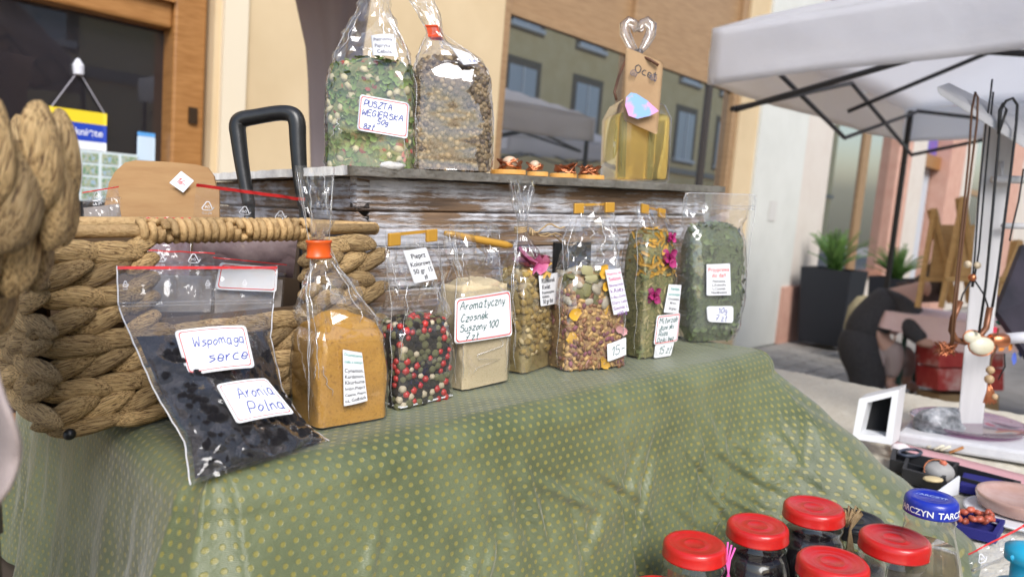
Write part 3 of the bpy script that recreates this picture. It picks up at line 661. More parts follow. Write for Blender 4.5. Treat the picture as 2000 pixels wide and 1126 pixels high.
# ================================================================ WORN WOODEN BOX
def worn_mat(name, horizontal=True):
    m, t, b, o = nodes(name); N = t.nodes; K = t.links.new
    v = coord(t, rnd=True); vz = coord(t, (3, 3, 60)); vs_ = coord(t, (4, 4, 26))
    wood = ramp(t, ntex(t, vz, 1.6, 5), [(.30, (.07, .045, .03)), (.5, (.20, .125, .075)), (.72, (.33, .22, .13))])
    paint = ramp(t, ntex(t, v, 60, 3), [(.3, (.42, .42, .45)), (.7, (.64, .64, .68))])
    a = ntex(t, vs_, 1.5, 6, .72); c_ = ntex(t, v, 9, 3)
    mm = N.new('ShaderNodeMath'); mm.operation = 'MULTIPLY_ADD'; K(c_, mm.inputs[0]); mm.inputs[1].default_value = .5; K(a, mm.inputs[2])
    sx = N.new('ShaderNodeSeparateXYZ'); tcz = N.new('ShaderNodeTexCoord'); K(tcz.outputs['Object'], sx.inputs[0])
    sn = N.new('ShaderNodeMath'); sn.operation = 'MULTIPLY'; sn.inputs[1].default_value = 900; K(sx.outputs[2], sn.inputs[0])
    s2 = N.new('ShaderNodeMath'); s2.operation = 'SINE'; K(sn.outputs[0], s2.inputs[0])
    m3 = N.new('ShaderNodeMath'); m3.operation = 'MULTIPLY_ADD'; K(s2.outputs[0], m3.inputs[0]); m3.inputs[1].default_value = .03; K(mm.outputs[0], m3.inputs[2])
    msk = ramp(t, m3.outputs[0], [(.70, (0, 0, 0)), (.84, (1, 1, 1))])
    mx = N.new('ShaderNodeMix'); mx.data_type = 'RGBA'; K(msk, mx.inputs[0]); K(wood, mx.inputs[6]); K(paint, mx.inputs[7]); K(mx.outputs[2], b.inputs['Base Color'])
    b.inputs['Roughness'].default_value = .75
    ad = N.new('ShaderNodeMath'); ad.operation = 'ADD'; K(ntex(t, vz, 2.2, 5), ad.inputs[0]); K(msk, ad.inputs[1]); addbump(t, b, ad.outputs[0], .8, .003); return m
M_WORN = worn_mat('worn_white_painted_wood')
BXd = Vector((math.cos(math.radians(39)), math.sin(math.radians(39)), 0)); BYd = Vector((-BXd.y, BXd.x, 0)); BO = Vector((-.178, .842, ZT)); BL, BD_, BH = .64, .50, .235
bx = thing('wooden_box', 'worn wooden box with flaking white paint and a thin lid', 'box', BO + Vector((0, 0, .001)))
def BX(a, b, z): return BO + BXd * a + BYd * b + Vector((0, 0, z))
def board(name, a0, a1, z0, z1, side, thick=.016):
    """board with saw ridges on its outer face; side 0 front, 1 left, 2 right, 3 back"""
    nu_, nv_ = 60, max(6, int((z1 - z0) / .0022)); mb = MB()
    def f(i, j):
        a, z = a0 + (a1 - a0) * i, z0 + (z1 - z0) * j
        e_ = min(j, 1 - j) * (z1 - z0); rel = -.0016 * max(0, 1 - e_ / .003) + .0011 * math.sin(z * 950 + 2 * nz((a * 6, z * 20, side), 1)) * (.4 + nz((a * 5, z * 25, 7), 1)) + .0012 * nz((a * 9, z * 160, side * 3), 1)
        if side == 0: return BX(a, -rel, z)
        if side == 1: return BX(-rel, a, z)
        if side == 2: return BX(BL + rel, a, z)
    mb.grid(f, nu_, nv_); o = mb.build(name, M_WORN, bx, True); solid(o, thick, -1 if side != 1 else 1); return o
rows = [0.004, .050, .098, .146, .190, .228]
for k in range(5):
    board('plank', .018 if k % 2 else .0, BL, rows[k], rows[k + 1] - .0009, 0); board('plank', .0, BD_, rows[k], rows[k + 1] - .0009, 1); board('plank', .0, BD_, rows[k], rows[k + 1] - .002, 2)
MB().hexa([BX(.02, BD_, .225), BX(BL - .02, BD_, .225), BX(BL - .02, BD_, .004), BX(.02, BD_, .004), BX(.02, BD_ - .015, .225), BX(BL - .02, BD_ - .015, .225), BX(BL - .02, BD_ - .015, .004), BX(.02, BD_ - .015, .004)]).build('back_panel', M_WORN, bx)
ZB = ZT + BH + .0045
lid = MB(); nn = 90
def lidp(i, j, top):
    a, b = -.022 + (BL + .045) * i, -.022 + (BD_ + .04) * j
    edge = .0022 * nz((a * 60, b * 60, 2 + top), 1) + .003 * nz((a * 18, b * 18, 3), 1)
    if j in (0, 1): b += edge
    if i in (0, 1): a += edge
    return BX(a, b, BH - .006 + (.010 if top else .0) + .0012 * nz((a * 40, b * 40, top), 1))
lid.grid(lambda i, j: lidp(i, j, 1), nn, 50); kk = len(lid.v); lid.grid(lambda i, j: lidp(i, j, 0), nn, 50)
for i in range(nn - 1): lid.f += [(i, i + 1, kk + i + 1, kk + i), (49 * nn + i, 49 * nn + i + 1, kk + 49 * nn + i + 1, kk + 49 * nn + i)]
for j in range(49): lid.f += [(j * nn, (j + 1) * nn, kk + (j + 1) * nn, kk + j * nn), (j * nn + nn - 1, (j + 1) * nn + nn - 1, kk + (j + 1) * nn + nn - 1, kk + j * nn + nn - 1)]
lid.build('lid', pm('grey_cracked_paint', (.50, .48, .45), .8, (.66, .64, .60), 60, .6, 140), bx, True)
lump = [Vector((x.x * .017, x.y * .005, x.z * .005)) for x in ICO2[0]]
MB().add([BX(.035, -.020, BH + .006) + BXd * p.x + BYd * p.y + Vector((0, 0, p.z + .004 * nz(p, 200))) for p in lump], ICO2[1]).build('paint_drip', MC['grey_cracked_paint'], bx, True)
MB().hexa([BX(.30, -.006, .150), BX(.37, -.006, .150), BX(.37, -.006, .085), BX(.30, -.006, .085), BX(.30, -.001, .150), BX(.37, -.001, .150), BX(.37, -.001, .085), BX(.30, -.001, .085)]).build('dark_plate', pm('black_plate', (.01, .01, .01), .5), bx)

# ================================================================ BAGS
FILM = clear('clear_film', base=.10, rough=.03, bump=.10, bs=40, haze=.02, gain=.9)
FILM2 = clear('thick_clear_film', base=.10, rough=.06, bump=.12, bs=40, haze=.08, gain=.9)
def lerp_rows(rows, z):
    if z <= rows[0][0]: return rows[0]
    for a, b in zip(rows, rows[1:]):
        if z <= b[0]:
            t = (z - a[0]) / (b[0] - a[0] + 1e-9); t = t * t * (3 - 2 * t) if b[0] - a[0] > .03 else t
            return tuple(a[k] + (b[k] - a[k]) * t for k in range(len(a)))
    return rows[-1]
class Bag:
    """standing bag. A, B: front base corners; rows of the filled body: (z, width, depth, squareness)"""
    def __init__(s, name, lab, cat, A, Bp, depth, body, film, core, seed, jit=.0030, group=None, filmmat=None, tilt=0, core_bump=.0015, fo=.0014):
        s.A, s.Bp = A, Bp; s.x = (Bp - A); s.w = s.x.length; s.x.normalize(); s.y = Vector((-s.x.y, s.x.x, 0)); s.z = Vector((0, 0, 1)); s.o = (A + Bp) / 2 + Vector((0, 0, .0022)); s.d = depth
        if tilt: s.z = (s.z + s.x * tilt).normalized()
        s.root = thing(name, lab, cat, s.o, group); s.body = body; s.rn = random.Random(seed); s.seed = seed
        n = 56; vs, fs = [], []; H = body[-1][0]; zs = [H * k / 26 for k in range(27)]
        for z in zs:
            for k in range(n): vs.append(s.surf(2 * math.pi * k / n, z)[0] + s.jig(2 * math.pi * k / n, z, core_bump))
        for j in range(26):
            for k in range(n): fs.append((j * n + k, j * n + (k + 1) % n, (j + 1) * n + (k + 1) % n, (j + 1) * n + k))
        kt = len(vs)                    # domed top
        for m_ in range(1, 8):
            for k in range(n):
                p = s.surf(2 * math.pi * k / n, H)[0]; c_ = s.loc(0, s.d / 2, H)
                q_ = p.lerp(c_, m_ / 7.0); vs.append(q_ + s.z * (s.body[-1][4] if len(body[-1]) > 4 else .006) * math.sin(m_ / 7 * 1.57) + s.z * core_bump * 2 * nz(q_, 140))
        for m_ in range(7):
            b0 = 26 * n + m_ * n
            for k in range(n): fs.append((b0 + k, b0 + (k + 1) % n, b0 + n + (k + 1) % n, b0 + n + k))
        s.core = mk('contents', vs, fs, core, s.root)
        vs, fs = [], []; n = 44; Hf = film[-1][0]; nz_ = max(14, int(Hf / .006)); rn = s.rn
        for j in range(nz_ + 1):
            z = Hf * j / nz_; up = z > H * .98; r_ = lerp_rows(film, z)
            for k in range(n):
                t = 2 * math.pi * k / n
                if not up: p = s.surf(t, z)[0] + s.nrm(t) * (fo + .0018 * max(0, 1 - abs(nz((math.cos(t) * 3 + z * 20 + seed, math.sin(t) * 3, z * 28), 1)) * 3.5) ** 2)
                else:
                    _, w_, d_, e_, cx, cy = r_; ct, st = math.cos(t), math.sin(t)
                    p = s.loc(cx + w_ / 2 * math.copysign(abs(ct) ** e_, ct), s.d / 2 + cy + d_ / 2 * math.copysign(abs(st) ** e_, st), z)
                    am = jit * min(1, (z - H * .98) / .01 + .2) * min(1, d_ / .012 + .25)
                    cr = (1 - abs(nz((p.x * 42 + seed, p.y * 42, p.z * 26), 1)) * 2.4); c2 = (1 - abs(nz((p.x * 70 - p.z * 30, p.y * 70 + seed, p.z * 45), 1)) * 2.4)
                    p += s.nrm(t) * am * (2.0 * cr + 1.0 * c2 - 1.2 + 1.6 * nz((p.x * 30, p.y * 30, p.z * 22 + seed), 1) + rn.uniform(-.15, .15)) + s.x * (am * .9 * nz((seed, p.z * 60, t), 1))
                vs.append(p)
        for j in range(nz_):
            for k in range(n):
                a_, b_, c_, d_ = j * n + k, j * n + (k + 1) % n, (j + 1) * n + (k + 1) % n, (j + 1) * n + k
                fs += [(a_, b_, c_), (a_, c_, d_)] if (j + k) % 2 else [(a_, b_, d_), (b_, c_, d_)]
        s.frows, s.fo = film, fo
        s.film = mk('film', vs, fs, filmmat or FILM, s.root, False)
        # smooth low part, faceted creased part above the filling
        sm = [vs[f[0]].z < s.o.z + H * .9 for f in fs]; s.film.data.polygons.foreach_set('use_smooth', sm)
    def loc(s, x, y, z): return s.o + s.x * x + s.y * y + s.z * z
    def nrm(s, t): return (s.x * math.cos(t) + s.y * math.sin(t)).normalized()
    def jig(s, t, z, a): return s.nrm(t) * (a * nz((math.cos(t) * 3 + s.seed, math.sin(t) * 3, z * 60), 1))
    def surf(s, t, z):
        r_ = lerp_rows(s.body, z); w_, d_, e_ = r_[1], r_[2], r_[3]; ct, st = math.cos(t), math.sin(t)
        bul = 1 + .05 * nz((ct * 2 + s.seed, st * 2, z * 25), 1)
        p = s.loc(w_ / 2 * bul * math.copysign(abs(ct) ** e_, ct), s.d / 2 + d_ / 2 * bul * math.copysign(abs(st) ** e_, st), z); return p, s.nrm(t)
    def scatter(s, n, mind, protos, size, name, z0=0, z1=None, top=True, flat=False, sink=.4, front=True, limit=300):
        """real pieces lying against the film; protos: (mesh, weight)"""
        H = s.body[-1][0]; z1 = z1 or H; pts = []; rn = s.rn; tot = sum(w_ for _, w_ in protos); made = 0
        cell = {}
        for k in range(n * 40):
            if made >= min(n, limit): break
            if top and rn.random() < .16:
                t = rn.uniform(0, 6.28); f = rn.random() ** .5; c_ = s.loc(0, s.d / 2, H); p = c_.lerp(s.surf(t, H)[0], f * .95) + s.z * ((s.body[-1][4] if len(s.body[-1]) > 4 else .006) * math.cos(f * 1.57)); nn_ = s.z
            else:
                t = rn.uniform(math.pi * .93, math.pi * 2.07) if front else rn.uniform(0, 6.283); x_ = rn.random()
                if rn.random() < .7:      # even along the flat front
                    ct = rn.uniform(-1, 1); e_ = lerp_rows(s.body, 0.02)[3]; t = 2 * math.pi - math.acos(math.copysign(abs(ct) ** (1 / e_), ct))
                p, nn_ = s.surf(t, z0 + (z1 - z0) * x_)
            key = tuple(int(c / mind) for c in p)
            if any((p - q_).length < mind for dx in (-1, 0, 1) for dy in (-1, 0, 1) for dz in (-1, 0, 1) for q_ in cell.get((key[0] + dx, key[1] + dy, key[2] + dz), ())): continue
            cell.setdefault(key, []).append(p); x_ = rn.uniform(0, tot); me = protos[0][0]
            for m_, w_ in protos:
                if x_ <= w_: me = m_; break
                x_ -= w_
            k_ = size * rn.uniform(.8, 1.2)
            if flat:
                a = (nn_ + Vector((rn.gauss(0, .25), rn.gauss(0, .25), rn.gauss(0, .25)))).normalized(); b = a.cross(Vector((rn.gauss(0, 1), rn.gauss(0, 1), rn.gauss(0, 1)))).normalized(); Mx = frame(p - nn_ * sink * k_ * .3, b, a.cross(b), a, (k_, k_, k_))
            else:
                rot = Matrix.Rotation(rn.uniform(0, 6.28), 3, Vector((rn.gauss(0, 1), rn.gauss(0, 1), rn.gauss(0, 1))).normalized()); Mx = Matrix.Translation(p - nn_ * (k_ * sink)) @ rot.to_4x4() @ Matrix.Scale(k_, 4)
            inst(name, me, s.core, Mx); made += 1
    def fpos(s, t, z):
        if z < s.body[-1][0] * .98: return s.surf(t, z)[0] + s.nrm(t) * (s.fo + .0012)
        _, w_, d_, e_, cx, cy = lerp_rows(s.frows, z); ct, st = math.cos(t), math.sin(t)
        return s.loc(cx + w_ / 2 * math.copysign(abs(ct) ** e_, ct), s.d / 2 + cy + d_ / 2 * math.copysign(abs(st) ** e_, st), z) + s.nrm(t) * .001
    def pleats(s, spec, r=.00055):
        """sharp folds of the cellophane, whitened to stand for their highlights: (angle, from height, to height, sideways drift)"""
        m_ = clear('fold_glint', base=.30, rough=.12, haze=.30, gain=.6)  # pale haze puts the crease highlights into the material
        for (t, z0, z1, dr) in spec:
            pts = [s.fpos(t + dr * k / 10 + .05 * math.sin(k * 1.7 + t), z0 + (z1 - z0) * k / 10) for k in range(11)]
            MB().tube(pts, [r * (.35 + .65 * math.sin(math.pi * (k + .6) / 11.2)) for k in range(11)], 5).build('fold_glint', m_, s.film, True)
    def face(s, quad, lift=.0035):
        """photo corners laid on this bag's front face"""
        n = -s.y; o_ = s.o + s.y * (-.0025); return [plane_hit(px, py, o_, n, lift) for (px, py) in quad]
def clip(parent, a, b, w_=.010, h=.014, mat=None):
    """flat gold strip with its two ends folded over"""
    M_G = mat or pm('gold_strip', (.62, .33, .05), .35, metal=.25)
    ax = (b - a).normalized(); up = Vector((0, 0, 1)); nn_ = ax.cross(up).normalized()
    if nn_.dot(C - a) < 0: nn_ = -nn_
    for p in (a, b): bevel(MB().box(p + nn_ * .003, h, .004, .0125, (ax, nn_, up)).build('clip_tab', M_G, parent), .001)
    MB().box(a.lerp(b, .5) + up * .004 - nn_ * .003, (b - a).length, .0025, .003, (ax, nn_, up)).build('clip_strip', M_G, parent)
def lump_mesh(name, sc_, mat, amp=.12, src=ICO1, fr=2.0):
    return datum(name, [Vector((v.x * sc_[0], v.y * sc_[1], v.z * sc_[2])) * (1 + amp * nz(v, fr)) for v in src[0]], src[1], mat)
def leaf_mesh(name, l, w_, mat, curl=.3, ragged=.2, seed=1):
    rn = random.Random(seed); vs, fs = [], []
    for i in range(5):
        x = -l / 2 + l * i / 4; hw_ = w_ / 2 * math.sin(math.pi * (.12 + .76 * i / 4)) * (1 + rn.uniform(-ragged, ragged))
        for sgn in (-1, 0, 1): vs.append((x, hw_ * sgn * (1 + rn.uniform(-ragged, ragged)), curl * (abs(sgn) * w_ * .5 + (i - 2) ** 2 * l * .04) * (1 if seed % 2 else -1)))
    for i in range(4):
        for k in range(2): a = i * 3 + k; fs.append((a, a + 1, a + 4, a + 3))
    return datum(name, vs, fs, mat)

# ---- ground spice blend in the orange-tied bag
M_CUR = pm('ground_spice', (.42, .20, .022), .95, (.52, .27, .04), 260, .5, 420, bd=.001, c3=(.28, .12, .015), lo=.3, hi=.75)
bA = Bag('spice_bag', 'clear bag of orange ground spice tied with an orange clip, beside the basket', 'bag', T(622, 842), T(757, 818), .062,
         [(0, .070, .062, .20), (.04, .070, .063, .22), (.076, .066, .060, .26), (.086, .058, .050, .34, .012)],
         [(0, .07, .064, .22, 0, 0), (.088, .066, .056, .3, 0, 0), (.118, .044, .034, .6, -.010, .0), (.150, .016, .013, 1, -.016, 0), (.160, .016, .012, 1, -.019, 0), (.172, .021, .012, .9, -.020, 0), (.228, .033, .006, .8, -.022, 0)], M_CUR, 3)
O_R = pm('orange_clip', (.72, .10, .01), .35)
cp = bA.loc(-.019, bA.d / 2, .155); MB().lathe(cp, [(.0105, -.008), (.0118, -.008), (.0118, -.006), (.0108, -.005), (.0108, .005), (.0118, .006), (.0118, .008), (.0105, .008)], 20, (bA.x, bA.y * .8, bA.z)).build('clip', O_R, bA.root, True)
label(bA.root, bA.face([(670, 682), (707, 688), (718, 782), (672, 793)]), [('Oczyszczenie', .06, .10, .075, 'teal', 'center'), ('ciała z toksyn', .06, .23, .075, 'teal', 'center')] + [(t_, .06, .40 + .108 * k, .07, 'black', 'center') for k, t_ in enumerate(('Cynamon,', 'Kardamon,', 'Kkurkuma', 'Imbir,Pieprz', 'Cajene, Pieprz', 'cz, Goździk'))], bow=.001, rounded=.02)
# ---- mixed peppercorns
PPR = [(lump_mesh('pink_peppercorn', (1, 1, 1), pm('pink_pepper', (.42, .02, .02), .32, (.52, .05, .04), 40, vary=.25), .05), 4), (lump_mesh('green_peppercorn', (1, 1, .95), pm('green_pepper', (.16, .16, .065), .7, (.26, .25, .12), 700, .8, 700, vary=.2), .12, ICO2, 4), 3.2),
       (lump_mesh('black_peppercorn', (1, 1, .95), pm('black_pepper', (.018, .015, .014), .6, (.05, .04, .035), 700, .8, 700), .14, ICO2, 4), 3), (lump_mesh('white_peppercorn', (1, 1, 1), pm('white_pepper', (.50, .42, .28), .6, (.58, .5, .36), 300, vary=.1), .05), 1.5)]
bP = Bag('peppercorn_bag', 'flat bottomed clear bag of mixed red, green, black and white peppercorns', 'bag', T(762, 806), T(899, 772), .040,
         [(0, .066, .040, .22), (.05, .068, .040, .28), (.080, .064, .036, .4, .006)],
         [(0, .07, .042, .22, 0, 0), (.085, .067, .034, .4, 0, 0), (.13, .070, .016, .5, 0, .0), (.160, .066, .003, .6, -.004, 0), (.170, .064, .002, .8, -.004, 0)], pm('pepper_dust', (.025, .02, .015), .9), 5, .004, fo=.0036)
bP.scatter(300, .0064, PPR, .0041, 'peppercorn', sink=.25)
clip(bP.root, bP.loc(-.034, bP.d / 2 - .006, .163), bP.loc(.014, bP.d / 2 - .006, .166))
label(bP.root, [p - bP.y * -.004 for p in bP.face([(793, 490), (838, 483), (860, 545), (815, 554)], .004)], [('Pieprz', .2, .27, .15, 'black', 'print', .85), ('Kolorowy', .07, .5, .16, 'black', 'print', .95), ('50 gr  15', .1, .72, .14, 'black', 'print', .92), ('zł', .45, .92, .14, 'black', 'print', .7)], bow=.001, rounded=.02)
bevel(MB().box(bP.loc(0, bP.d / 2, .0006), .070, .043, .0016, (bP.x, bP.y, bP.z)).build('base_card', PAPER, bP.root), .0005)
# ---- garlic granules
bG = Bag('garlic_bag', 'clear bag of pale dried garlic granules with a large handwritten label', 'bag', T(893, 768), T(1004, 742), .045,
         [(0, .074, .046, .20), (.06, .076, .047, .22), (.110, .072, .042, .32, .008)],
         [(0, .066, .047, .22, 0, 0), (.115, .062, .040, .4, 0, 0), (.145, .076, .018, .6, 0, 0), (.168, .078, .003, .8, 0, 0), (.176, .07, .002, .8, 0, 0)], pm('garlic_granules', (.55, .43, .25), .95, (.64, .53, .34), 500, .6, 600, bd=.001, c3=(.46, .34, .19), lo=.28, hi=.75), 8, .004)
ga, gb = P(868, 455, .80), P(1000, 480, .84)
MB().tube([ga, ga.lerp(gb, .1), ga.lerp(gb, .9), gb], [.0025, .0042, .0042, .0022], 8).build('clip_strip', pm('gold_strip', (.62, .33, .05), .35, metal=.25), bG.root, True)
label(bG.root, bG.face([(890, 583), (997, 566), (1001, 655), (888, 672)]), [('Aromatyczny', .07, .27, .17, 'green', 'hand', .97, .0009), ('Czosnek', .09, .53, .16, 'green', 'hand', .6, .0009), ('Suszony 100', .08, .74, .15, 'green', 'hand', 1, .0009), ('7 zł', .16, .94, .15, 'green', 'hand', .6, .0009)], ('red', .02, .013), bow=.0015, rounded=.05)
# ---- chamomile flowers
M_CH = pm('dried_chamomile', (.20, .14, .045), .85, (.32, .24, .09), 90, .6, 300, c3=(.16, .11, .04), lo=.3, hi=.72)
CHM = [(lump_mesh('chamomile_head', (1, 1, .75), pm('chamomile_yellow', (.34, .21, .05), .8, (.44, .31, .09), 300, .6, 500, vary=.3), .22, ICO2, 3), 4), (leaf_mesh('chamomile_petal', 2.4, .9, pm('chamomile_cream', (.46, .38, .21), .8, vary=.25), .4, .2, 3), 3), (lump_mesh('seed_kernel', (1.3, .8, .5), pm('kernel_cream', (.52, .40, .19), .7, vary=.3), .08), 2)]
bC = Bag('chamomile_bag', 'clear bag of dried chamomile heads tied with jute twine', 'bag', T(1006, 740), T(1094, 708), .052,
         [(0, .062, .050, .22), (.03, .065, .052, .28), (.09, .066, .05, .4), (.118, .056, .044, .6, .006)],
         [(0, .06, .052, .22, 0, 0), (.12, .053, .046, .6, 0, 0), (.145, .036, .03, .8, -.004, 0), (.165, .010, .009, 1, -.008, 0), (.175, .012, .009, 1, -.008, 0), (.20, .030, .012, .8, -.008, 0), (.228, .054, .007, .7, -.008, 0)], M_CH, 11, fo=.0042)
bC.scatter(190, .0070, CHM, .0050, 'dried_flower', z0=.020, sink=.2)
PETAL = pm('rose_petal', (.40, .05, .16), .6, (.62, .22, .34), 60, vary=.3)
for k in range(9):
    a = k * 2.2; me = leaf_mesh('rose_petal', .03, .022, PETAL if k % 4 else pm('yellow_petal', (.6, .36, .08), .6), .5, .15, k)
    p = bC.loc(.016 * math.cos(a), .012 + .012 * math.sin(a), .122 + .004 * (k % 4)); inst('rose_petal', me, bC.core, Matrix.Translation(p) @ (Matrix.Rotation(a, 3, 'Z') @ Matrix.Rotation(random.uniform(-.9, .5), 3, 'Y')).to_4x4())
TW = pm('jute_twine', (.40, .27, .13), .95, (.52, .37, .2), 200, .8, 500)
for k in range(3):
    c_ = bC.loc(-.008, bC.d / 2, .1665 + .0022 * k); MB().tube([c_ + bC.x * (.0075 * math.cos(t)) + bC.y * (.007 * math.sin(t)) + Vector((0, 0, .001 * math.sin(t * 1.5))) for t in [i * .4 for i in range(17)]], .0013, 6).build('twine', TW, bC.root, True)
for (e_, s_) in (((-.045, -.012, .166), 1), ((.055, -.010, .157), 2), ((.03, -.014, .176), 3), ((.075, -.008, .150), 4)):
    a_ = bC.loc(-.004, .016, .168); b_ = bC.loc(*e_); MB().tube([a_.lerp(b_, i / 8) + Vector((0, 0, .004 * math.sin(i * 1.1 + s_))) for i in range(9)], .0011, 5).build('twine', TW, bC.root, True)
label(bC.root, bC.face([(1053, 538), (1097, 530), (1098, 590), (1057, 598)], .005), [('Rumianek', .07, .26, .15, 'black', 'print', .95), ('Kwiat', .08, .46, .15, 'black', 'print', .6), ('Przeciwzapalne', .06, .61, .09, 'black', 'print', .97), ('działanie', .06, .74, .09, 'black', 'print', .6), ('50 gr 8zł', .08, .92, .13, 'black', 'print', .95)], bow=.001, rounded=.02)
# ---- salad seed mix
M_SD = pm('seed_mix', (.32, .17, .07), .8, (.42, .26, .11), 260, .7, 380, c3=(.2, .08, .06), lo=.3, hi=.7)
SED = [(lump_mesh('flax_seed', (1.5, .85, .45), pm('flax_brown', (.26, .11, .05), .4, vary=.4), .05), 4), (lump_mesh('sesame_seed', (1.5, .8, .45), pm('flax_gold', (.55, .34, .12), .5, vary=.3), .05), 5), (lump_mesh('purple_seed', (1.4, .9, .5), pm('purple_bit', (.24, .08, .10), .6, vary=.3), .1), 2)]
SED2 = [(lump_mesh('sunflower_kernel', (1.7, 1, .55), pm('sunflower_grey', (.42, .37, .28), .6, vary=.15), .06, ICO2), 3), (lump_mesh('pumpkin_kernel', (1.9, 1.15, .4), pm('pumpkin_olive', (.17, .16, .06), .6, vary=.25), .06, ICO2), 2)]
bS = Bag('seed_mix_bag', 'clear bag of mixed seeds for salad marked 15- with gold clip', 'bag', T(1090, 729), T(1236, 714), .055,
         [(0, .090, .055, .24), (.05, .088, .055, .3), (.1, .080, .05, .42), (.114, .07, .044, .55, .008)],
         [(0, .092, .057, .24, 0, 0), (.118, .078, .046, .5, 0, 0), (.155, .082, .022, .55, .002, 0), (.186, .064, .004, .7, .006, 0), (.204, .05, .003, .8, .006, 0)], M_SD, 14, .004, fo=.0036)
bS.scatter(300, .0050, SED, .0034, 'seed', z1=.098, top=False, flat=True, sink=.0); bS.scatter(34, .010, SED2, .0062, 'kernel', z0=.082, flat=True)
for k, (x_, z_, m_) in enumerate(((-.012, .112, 0), (.004, .120, 1), (-.018, .121, 2), (.01, .104, 1), (.026, .082, 1), (-.036, .07, 1), (.012, .075, 1), (.034, .045, 3), (-.012, .012, 3), (.01, .006, 1), (-.036, .04, 1))):
    me = leaf_mesh('dried_petal', .018, .013, [pm('pale_leaf', (.36, .33, .17), .7), pm('marigold', (.65, .36, .03), .6), pm('pale_leaf', (.36, .33, .17), .7), pm('pink_bit', (.6, .3, .3), .6)][m_], .35, .3, k)
    inst('dried_petal', me, bS.core, frame(bS.loc(x_, -.001, z_), bS.x, (bS.z + bS.y * .1).normalized(), -bS.y) @ Matrix.Rotation(k * 1.3, 4, 'Z'))
clip(bS.root, bS.loc(-.020, bS.d / 2 - .003, .196), bS.loc(.026, bS.d / 2 - .003, .198))
label(bS.root, bS.face([(1182, 527), (1212, 523), (1229, 607), (1199, 615)], .006), [(t_, .05, .12 + .13 * k, .085, 'pink' if k < 2 else 'violet', 'center') for k, t_ in enumerate(('Nasiona do', 'Sałatek', 'Słonecznik', 'k.Róży,', 'k.Bzu,Dynia', 'Dary Lata', 'Siemie L', '100 g'))], bow=.001, rounded=.02)
label(bS.root, bS.face([(1186, 672), (1223, 658), (1223, 692), (1187, 706)], .005), [('15-', .2, .75, .5, 'green', 'hand', .95, .0009)], bow=.001, rounded=.04)
# ---- herb tea with flowers
M_HB = pm('dried_herb', (.14, .13, .045), .9, (.26, .24, .09), 160, .8, 300, c3=(.08, .085, .03), lo=.3, hi=.7)
HRB = [(leaf_mesh('herb_flake', 2.2, 1.2, pm('herb_green', (.15, .17, .06), .8, vary=.4), .3, .4, 4), 5), (leaf_mesh('herb_stalk', 2.6, .5, pm('herb_straw', (.45, .38, .18), .8, vary=.3), .2, .2, 5), 3)]
HR2 = [(leaf_mesh('marigold_petal', 2.4, 1.1, pm('marigold_petal', (.60, .32, .02), .6, vary=.3), .4, .3, 7), 5), (leaf_mesh('herb_flake2', 2.2, 1.2, pm('herb_olive', (.26, .22, .07), .8, vary=.3), .3, .4, 4), 2)]
bH = Bag('herb_tea_bag', 'clear bag of dried herbs with marigold and rose petals, priced 15zł', 'bag', T(1238, 705), T(1330, 689), .045,
         [(0, .064, .045, .24), (.05, .064, .046, .28), (.13, .064, .044, .38), (.163, .058, .038, .5, .008)],
         [(0, .066, .047, .24, 0, 0), (.166, .062, .04, .5, 0, 0), (.185, .055, .016, .7, 0, 0), (.200, .048, .003, .8, -.002, 0), (.208, .048, .003, .8, -.002, 0)], M_HB, 17, .003, fo=.004)
bH.scatter(190, .0058, HRB, .0050, 'herb_flake', z1=.118, top=False, flat=True, sink=0); bH.scatter(110, .0058, HR2, .0056, 'petal', z0=.108, flat=True, sink=-.3)
for (x_, z_, r_) in ((.010, .132, .013), (-.018, .083, .011), (.014, .160, .007)):
    for k in range(6): inst('rose_petal', leaf_mesh('rose_bud', r_ * 1.3, r_ * 1.1, pm('rose_deep', (.36, .02, .14), .6, vary=.3), .6, .1, k), bH.core, frame(bH.loc(x_ + r_ * .45 * math.cos(k), -.002 - .001 * (k % 3), z_ + r_ * .45 * math.sin(k)), bH.x, bH.z, -bH.y) @ Matrix.Rotation(k * 1.05, 4, 'Z'))
clip(bH.root, bH.loc(-.021, bH.d / 2 - .003, .197), bH.loc(.014, bH.d / 2 - .003, .192))
label(bH.root, bH.face([(1307, 555), (1331, 556), (1325, 612), (1297, 610)], .006), [('Herbata', .1, .2, .11, 'teal', 'center'), ('wzmacniająca', .1, .38, .09, 'teal', 'center'), ('Chryzantema', .1, .54, .08, 'black', 'center'), ('Mięta L.', .1, .68, .08, 'black', 'center'), ('50 gram', .1, .88, .09, 'black', 'center')], bow=.001, rounded=.02)
label(bH.root, bH.face([(1284, 616), (1329, 610), (1323, 666), (1277, 674)], .005), [('Miłorząb', .12, .28, .17, 'green', 'hand', .95, .0010), ('Japoński', .12, .5, .16, 'green', 'hand', .95, .0010), ('Roza', .14, .7, .15, 'green', 'hand', .95, .0010), ('Dziki bez', .1, .92, .15, 'green', 'hand', .95, .0010)], ('red', .03, .02), bow=.001, rounded=.08)
label(bH.root, bH.face([(1281, 671), (1317, 667), (1310, 694), (1277, 699)], .004), [('15 zł', .2, .75, .5, 'green', 'hand', .95, .0010)], bow=.001, rounded=.06)
